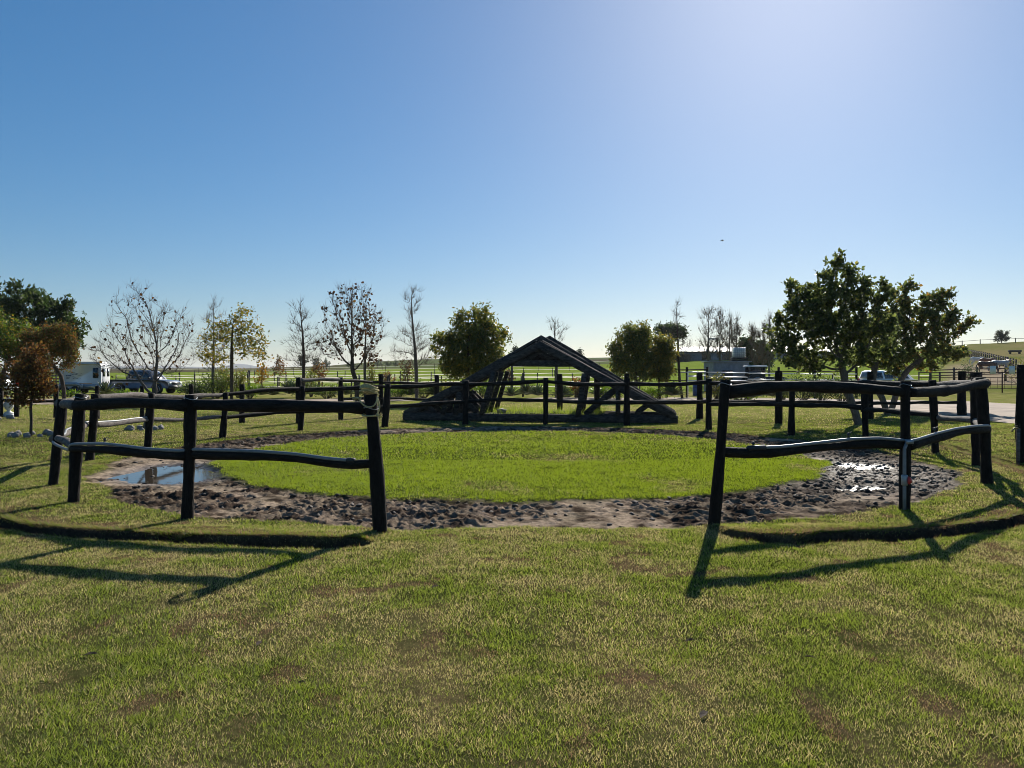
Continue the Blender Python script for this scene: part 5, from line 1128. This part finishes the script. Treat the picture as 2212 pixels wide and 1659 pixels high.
# ------------------------------------------------------------------ right yard: white-rail fence, hut, tank, tractor, shed, pipe fence
def rail_yard(label, xs, Y, ytop, rails, name, matp, matr, r=.05, pr=.08):
    f = thing(name, label, 'fence', onT(xs[0], Y)); b = [onT(x, Y) for x in xs]
    for x, p in zip(xs, b): MB().tube([p - [0, 0, .1], p + [0, 0, .7], P(x, ytop, Y)], pr, 8, jit=.1).build('post', M[matp], f, smooth=True)
    for (k0, k1, ya, yb, mt) in rails: MB().tube([P(xs[k0], ya, Y - .1), P((xs[k0] + xs[k1]) / 2, (ya + yb) / 2 + .4, Y - .1), P(xs[k1], yb, Y - .1)], r, 8).build('rail', M[mt], f, smooth=True)
rail_yard('dark-posted yard fence with white pipe rails in front of the grey hut', [1440, 1484, 1528, 1615, 1682, 1760, 1850], 47, 793, [(2, 3, 804, 805, 'white'), (2, 3, 813, 815, 'white'), (2, 3, 822, 823, 'white'), (3, 4, 806, 807, 'white'), (3, 4, 819, 820, 'white'), (4, 6, 807, 808, 'white'), (4, 6, 819, 821, 'white'), (3, 6, 801, 803, 'creosote_rail'), (0, 2, 799, 798, 'creosote_rail'), (0, 2, 822, 822, 'creosote_rail'), (0, 2, 804, 804, 'galv'), (1, 2, 812, 811, 'galv')], 'yard_fence', 'creosote', 'white', .032, .075)
rail_yard('pale pipe gate standing at the left end of the yard fence', [1486, 1507], 46, 803, [(0, 1, 803, 803, 'white'), (0, 1, 813, 813, 'white'), (0, 1, 822, 822, 'white')], 'pipe_gate', 'white', 'white', .03, .03)
# grey corrugated hut
def corrugated(p0, p1, z0, z1, n=60, amp=.02):
    p0 = np.array(p0, float); p1 = np.array(p1, float); d = p1 - p0; nn = np.array([d[1], -d[0]]); nn /= np.linalg.norm(nn); V = []
    for q in range(n + 1):
        xy = p0 + d * q / n + nn * amp * (1 if q % 2 else -1); V += [[*xy, z0], [*xy, z1]]
    j = np.arange(n) * 2; return np.array(V), np.stack([j, j + 2, j + 3, j + 1], 1)
Yh = 60; xa = (1541 - CX) / F * Yh; xb = (1618 - CX) / F * Yh; zb = Hs(xa, Yh); zt = P(0, 782, Yh)[2]
hut = thing('corrugated_hut', 'low grey corrugated iron hut behind the white-rail fence', 'hut', (xa, Yh, zb))
for a_, b_ in (((xa, Yh), (xb, Yh)), ((xb, Yh), (xb, Yh + 3)), ((xb, Yh + 3), (xa, Yh + 3)), ((xa, Yh + 3), (xa, Yh))):
    V, Q = corrugated(a_, b_, zb - .1, zt, 44); MB().add(V, Q).build('wall_sheet', M['corr'], hut)
MB().box(((xa + xb) / 2, Yh + 1.5, zt + .04), (xb - xa + .3, 3.4, .07)).build('roof', M['corr'], hut); MB().box((xa + 1.1, Yh - .04, zb + .85), (.8, .05, 1.7)).build('door', M['blackplastic'], hut)
xi = (1608 - CX) / F * Yh; tk = thing('water_tank', 'caged milky plastic water tank on dark pallets on top of the grey hut', 'tank', (xi, Yh + 1.5, zt + .08))
for q in range(2): MB().box((xi, Yh + 1.5, zt + .14 + .16 * q), (1.15, 1.1, .12)).build('pallet', M['postfar'], tk)
MB().box((xi, Yh + 1.5, zt + .78), (.80, .9, .78), taper=.98).build('bottle', M['ibc'], tk)
mb = MB()
for q in range(5): z = zt + .40 + q * .19; mb.tube([(xi - .43, Yh + 1.02, z), (xi + .43, Yh + 1.02, z), (xi + .43, Yh + 1.98, z), (xi - .43, Yh + 1.98, z), (xi - .43, Yh + 1.02, z)], .016, 5)
for q in range(6): x = xi - .42 + q * .168; mb.tube([(x, Yh + 1.02, zt + .38), (x, Yh + 1.02, zt + 1.18)], .014, 5); mb.tube([(x, Yh + 1.98, zt + .38), (x, Yh + 1.98, zt + 1.18)], .014, 5)
mb.build('cage', M['galv'], tk)
# tractor cab beside the hut
xc = (1634 - CX) / F * 58; zc = Hs(xc, 58); tr = thing('tractor', 'tractor with a white-roofed glazed cab parked beside the grey hut', 'tractor', (xc, 58, zc))
for y in (-.75, .75): wheel(tr, -.2, y, .75, .4); wheel(tr, 1.7, y * .8, .45, .3)
MB().box((1.2, 0, .95), (1.7, .7, .6)).build('bonnet', M['blackplastic'], tr, local=True); MB().box((-.1, 0, .95), (1.2, .9, .4)).build('chassis', M['blackplastic'], tr, local=True)
for x in (-.65, .45):
    for y in (-.6, .6): MB().tube([(x, y, 1.1), (x * .95, y * .95, 2.0)], .045, 6).build('cab_pillar', M['blackplastic'], tr, local=True)
MB().box((-.1, 0, 2.05), (1.5, 1.4, .10), taper=.9).build('cab_roof', M['white'], tr, local=True)
MB().box((-.1, 0, 1.55), (1.02, 1.12, .86)).build('cab_glass', M['glass'], tr, local=True)
# blue drums under the rail
for q, (x, Y) in enumerate([(1506, 52), (1566, 52), (1590, 53)]):
    b_ = onT(x, Y); d_ = thing('blue_drum', 'blue plastic drum ' + ['below the left yard fence rails', 'in front of the corrugated hut wall', 'beside another drum before the hut wall'][q], 'drum', b_)
    MB().lathe([(.28, 0), (.3, .03), (.3, .28), (.315, .30), (.3, .32), (.3, .58), (.315, .60), (.3, .62), (.3, .86), (.27, .9)], b_, 18).build('shell', M['bluebarrel'], d_, smooth=True); MB().lathe([(.05, .9), (.05, .93), (.03, .94)], b_ + [.12, 0, 0], 10).build('bung', M['blackplastic'], d_)
# long white-roofed shed on the rise
Ys = 188; x0 = (1446 - CX) / F * Ys; x1 = (1800 - CX) / F * Ys; zg = Hs((x0 + x1) / 2, Ys) - .3; ze = P(0, 759, Ys)[2]; zr = P(0, 748.5, Ys)[2]
sh = thing('long_shed', 'long low farm shed with a gleaming white sheet roof on the rise', 'shed', (x0, Ys, zg))
MB().box(((x0 + x1) / 2, Ys + 5, (zg - 1.5 + ze) / 2), (x1 - x0, 10, ze - zg + 1.5)).build('wall', M['corr'], sh)
MB().add([[x0 - .4, Ys - .6, ze], [x1 + .4, Ys - .6, ze], [x1 + .4, Ys + 5, zr + .08], [x0 - .4, Ys + 5, zr + .08]], [[0, 1, 2, 3]]).build('front_roof', M['roofwhite'], sh)
for q in range(30):
    xx = x0 + (x1 - x0) * q / 29; MB().beam((xx, Ys - .6, ze + .02), (xx, Ys + 5, zr + .10), .12, .10).build('roof_rib', M['roofwhite'], sh)
MB().add([[x0 - .4, Ys + 5, zr + .08], [x1 + .4, Ys + 5, zr + .08], [x1 + .4, Ys + 10.6, ze], [x0 - .4, Ys + 10.6, ze]], [[0, 1, 2, 3]]).build('rear_roof', M['roofwhite'], sh)
MB().box(((x0 + x1) / 2, Ys - .9, ze - .18), (x1 - x0, .3, .25)).build('gutter', M['blackplastic'], sh)
for q in range(7):
    xx = x0 + 4 + q * 5; MB().box((xx, Ys - .04, (zg + ze) / 2 - .2), (2.2, .08, 1.3)).build('opening', M['blackplastic'], sh)
xd = (1540 - CX) / F * Ys; MB().tube(smooth_path([(xd - .3, Ys + 3, zr - .2), (xd - .3, Ys + 3, zr + 1.8), (xd + .1, Ys + 3, zr + 2.1), (xd + 1.6, Ys + 3, zr + 2.0), (xd + 1.9, Ys + 3, zr + 1.6), (xd + 1.9, Ys + 3, zr + .4)], .1), .22, 8).build('duct', M['galv'], sh, smooth=True)
MB().lathe([(.3, -.3), (.3, .5), (.45, .55), (.1, .8)], (xd + 3.2, Ys + 4.8, zr), 12).build('roof_vent', M['galv'], sh)
xq = (1425 - CX) / F * 186; o_ = thing('dark_outbuilding', 'small dark flat-roofed outbuilding at the end of the long shed', 'shed', (xq, 186, Hs(xq, 186)))
for q, (dx, w, h) in enumerate([(0.5, 3.0, 3.4), (3.2, 2.2, 2.8), (5.6, 2.6, 2.2)]): MB().box((dx, 0, h / 2 - .3), (w, 3, h + .6)).build('block', M['timber'], o_, local=True); MB().box((dx, 0, h + .06), (w + .3, 3.3, .12)).build('roof', M['corr'], o_, local=True)
xw = (1135 - CX) / F * 230; o_ = thing('farmhouse', 'tiny white-roofed farmhouse at the far edge of the field in the truss opening', 'house', (xw, 230, Hs(xw, 230)))
MB().box((0, 0, .8), (3.2, 3, 2.6)).build('wall', M['whitedull'], o_, local=True); MB().add([[-1.9, -1.8, 2.0], [1.9, -1.8, 2.0], [1.9, 0, 3.0], [-1.9, 0, 3.0], [1.9, 1.8, 2.0], [-1.9, 1.8, 2.0]], [[0, 1, 2, 3], [3, 2, 4, 5]], [[0, 3, 5], [1, 4, 2]]).build('roof', M['roofwhite'], o_, local=True)
# steel pipe yard fence with panels and the two notice plates
Yp = 59; xs = [1985, 2030, 2075, 2120, 2165, 2212, 2260]; pf = thing('pipe_fence', 'dark rusty steel pipe fence enclosing the horse yard', 'fence', onT(xs[0], Yp))
for q, x in enumerate(xs):
    p = onT(x, Yp); MB().tube([p - [0, 0, .1], p + [0, 0, 1.62]], .07 if q % 2 else .05, 8).build('post', M['rust'], pf, smooth=True)
for h in (.32, .62, .90, 1.18, 1.55):
    for q in range(len(xs) - 1):
        a_ = onT(xs[q], Yp) + [0, 0, h]; b_ = onT(xs[q + 1], Yp) + [0, 0, h]; MB().tube([a_, b_], .024 if h < 1.5 else .04, 6).build('rail', M['rust'], pf)
for q in range(18):
    x = 1990 + q * 15; p = onT(x, Yp + .06); MB().tube([p + [0, 0, .3], p + [0, 0, 1.2]], .012, 4).build('bar', M['rust'], pf)
for q, x in enumerate((2145, 2186)):
    c = P(x, 799, Yp - .1); s_ = tag(MB().box(c, (.46, .02, .62)).build('notice_plate', M['sign']), ['pale blank notice plate hung on the pipe fence below the horses', 'pale blank notice plate hung on the pipe fence next to the tall gate post'][q], 'sign')
# fences on the dry hill
def hill_fence(label, pts, spacing, h, mat, rails):
    pts = np.array(pts, float); d = np.concatenate([[0], np.cumsum(np.hypot(*np.diff(pts, axis=0).T))]); ss = np.arange(0, d[-1], spacing); xy = np.stack([np.interp(ss, d, pts[:, q]) for q in range(2)], 1); z = H(xy[:, 0], xy[:, 1])
    f = thing('hill_fence', label, 'fence', (*xy[0], z[0])); o0 = np.array([*xy[0], z[0]])
    for q in range(len(ss)): o = obj('post', postm, M['postfar'], f); o.location = np.array([*xy[q], z[q]]) - o0; o.scale = (1.8, 1.8, h / 1.2)
    for k in rails:
        for q in range(len(ss) - 1): MB().tube([(*xy[q], z[q] + k), (*xy[q + 1], z[q + 1] + k)], .055, 6).build('rail', M[mat], f)
def hp(x, Y): return ((x - CX) / F * Y, Y)
hill_fence('weathered post-and-rail fence climbing the dry hill behind the horses', [hp(2195, 98), hp(2160, 112), hp(2125, 128), hp(2090, 146), hp(2060, 165)], 2.4, 1.4, 'weathered', (.65, 1.2))
hill_fence('pale rail fence along the skyline of the dry hill', [hp(2040, 214), hp(2120, 212), hp(2240, 210)], 4.5, 1.3, 'weathered', (1.15,))
hill_fence('dark rail fence below the horse yard', [hp(2010, 76), hp(2120, 78), hp(2250, 78)], 3.0, 1.4, 'rust', (.7, 1.25))
# old feed trough on the hill
tr_ = onT(2192, 150); t_ = thing('feed_trough', 'dark feed trough standing on the dry hillside', 'trough', tr_); MB().box((0, 0, .55), (2.2, .8, .35)).build('basin', M['blackplastic'], t_, local=True)
for x in (-.9, .9): MB().box((x, 0, .2), (.12, .6, .45)).build('leg', M['postfar'], t_, local=True)

# ------------------------------------------------------------------ horses
def horse(label, x, Y, rz, coat, graze=True, group='horses in the yard', dark=None):
    b_ = onT(x, Y); r = thing('horse', label, 'horse', b_, rz, group); mb = MB()
    mb.tube([(-.95, 0, 1.05), (-.82, 0, 1.14), (-.6, 0, 1.18), (-.2, 0, 1.12), (.2, 0, 1.12), (.5, 0, 1.16), (.72, 0, 1.14), (.86, 0, 1.08)], [.10, .24, .30, .29, .29, .31, .25, .12], 14)
    if graze: nk = [(.60, 0, 1.24), (.90, 0, 1.12), (1.16, 0, .82), (1.30, 0, .56)]; hd = [(1.24, 0, .66), (1.34, 0, .50), (1.36, 0, .30), (1.34, 0, .12)]
    else: nk = [(.55, 0, 1.22), (.82, 0, 1.42), (1.02, 0, 1.62), (1.10, 0, 1.70)]; hd = [(1.05, 0, 1.72), (1.22, 0, 1.66), (1.42, 0, 1.50), (1.54, 0, 1.40)]
    mb.tube(nk, [.25, .20, .15, .13], 12); mb.tube(hd, [.12, .125, .085, .07], 10)
    e = np.array(hd[0])
    for y in (-.07, .07): mb.tube([e + [0, y, .04], e + [-.04, y * 1.4, .19]], [.035, .012], 6)
    for (xx, hind) in ((.55, 0), (-.68, 1)):
        for y in (-.16, .16):
            o = .06 * (1 if y > 0 else -1)
            if hind: pts = [(xx + .02, y * .9, 1.05), (xx + .10, y, .74), (xx - .10 + o, y, .50), (xx - .04 + o, y, .22), (xx + o, y, .07), (xx + .05 + o, y, .0)]; rd = [.20, .135, .075, .048, .055, .065]
            else: pts = [(xx + .02, y * .9, 1.0), (xx, y, .72), (xx + .02 - o, y, .46), (xx - o, y, .22), (xx + .02 - o, y, .07), (xx + .06 - o, y, .0)]; rd = [.16, .10, .068, .046, .055, .065]
            mb.tube(pts, rd, 9)
    o = mb.build('body', M[coat], r, local=True, smooth=True)
    md = o.modifiers.new('skin', 'REMESH'); md.mode = 'VOXEL'; md.voxel_size = .045; md.use_smooth_shade = True; sm = o.modifiers.new('soft', 'SMOOTH'); sm.factor = .5; sm.iterations = 3
    MB().tube([(-.95, 0, 1.12), (-1.08, 0, 1.0), (-1.10, 0, .7), (-1.08, 0, .45)], [.04, .07, .075, .02], 8).build('tail', M[dark or coat], r, local=True, smooth=True)
    nkk = np.array(nk); MB().tube(nkk[:, :] + [-.02, 0, .16], [.05, .07, .06, .04], 6, flat=.5).build('mane', M[dark or coat], r, local=True, smooth=True)
M['h_white'] = simple('white_coat', (.62, .58, .52), .7, var=.12); M['h_bay'] = simple('chestnut_coat', (.19, .055, .022), .55, var=.2); M['h_dark'] = simple('dark_bay_coat', (.055, .022, .014), .5, var=.25)
M['h_grey'] = simple('dapple_grey_coat', (.26, .28, .31), .6, var=.35, scale=9); M['h_black'] = simple('black_hair', (.015, .012, .011), .6)
horse('white horse grazing beside the post-and-rail fence', 2111, 108, 0.0, 'h_white'); horse('bright chestnut horse with lowered head next to the white horse', 2134, 104, -.5, 'h_bay', dark='h_black')
horse('dark bay horse feeding in front of the chestnut', 2130, 93, -.15, 'h_dark', dark='h_black'); horse('dapple grey horse standing tail-on between the dark bay and another grey', 2148, 96, 1.2, 'h_grey', dark='h_black')
horse('dapple grey horse with dark legs feeding beside the brown horse', 2162, 95, 2.3, 'h_grey', dark='h_black'); horse('brown horse standing apart against the rail fence', 2178, 97, 1.1, 'h_bay', False, dark='h_black')

# ------------------------------------------------------------------ small things
bp_ = P(1560, 520, 60); bd = thing('bird', 'tiny dark bird gliding in the clear sky', 'bird', bp_)
MB().tube([bp_ + [-.13, 0, 0], bp_ + [-.04, 0, .01], bp_ + [.06, 0, .01], bp_ + [.13, 0, .02]], [.01, .035, .03, .01], 8).build('body', M['blackplastic'], bd, smooth=True)
for s in (-1, 1): MB().add([bp_ + [-.05, s * .03, .01], bp_ + [.05, s * .03, .01], bp_ + [.02, s * .18, .06], bp_ + [-.06, s * .32, .03], bp_ + [-.06, s * .16, .04]], None, [[0, 1, 2], [0, 2, 4], [4, 2, 3]]).build('wing', M['blackplastic'], bd)
g = np.random.default_rng(31)
for q, (x, y) in enumerate([(195, 1416), (560, 1395), (1490, 1385), (650, 1480), (1520, 1545), (1750, 1420), (940, 1270)]):
    X, Y = G(x, y); L = .022 + .02 * g.random(); a = g.random() * 3; V = np.array([[-L, 0, .0], [-.3 * L, -.4 * L, .008], [.5 * L, -.3 * L, .009], [L, 0, .003], [.5 * L, .3 * L, .012], [-.3 * L, .4 * L, .010], [0, 0, .002]]) @ rotz(a).T
    o = obj('fallen_leaf', mesh_np('fallen_leaf', V, None, [[6, k_, (k_ + 1) % 6] for k_ in range(6)]), M['bark']); o.location = (X, Y, Hs(X, Y) + .012)
    tag(o, 'curled brown dead leaf lying on the lawn before the gateway', 'leaf', 'fallen leaves on the lawn')

# ------------------------------------------------------------------ thin air haze over the whole place
hz_m, t, out = nodes('thin_haze'); pv = N(t, 'ShaderNodeVolumePrincipled'); pv.inputs['Color'].default_value = (0.86, 0.92, 1.0, 1); pv.inputs['Density'].default_value = 0.00007; pv.inputs['Anisotropy'].default_value = 0.35
t.links.new(pv.outputs[0], out.inputs['Volume'])
haze = MB().box((0, 3300, 14), (16000, 8400, 110)).build('haze', hz_m); tag(haze, 'thin pale air haze lying over the whole farmland', 'haze', kind='stuff')
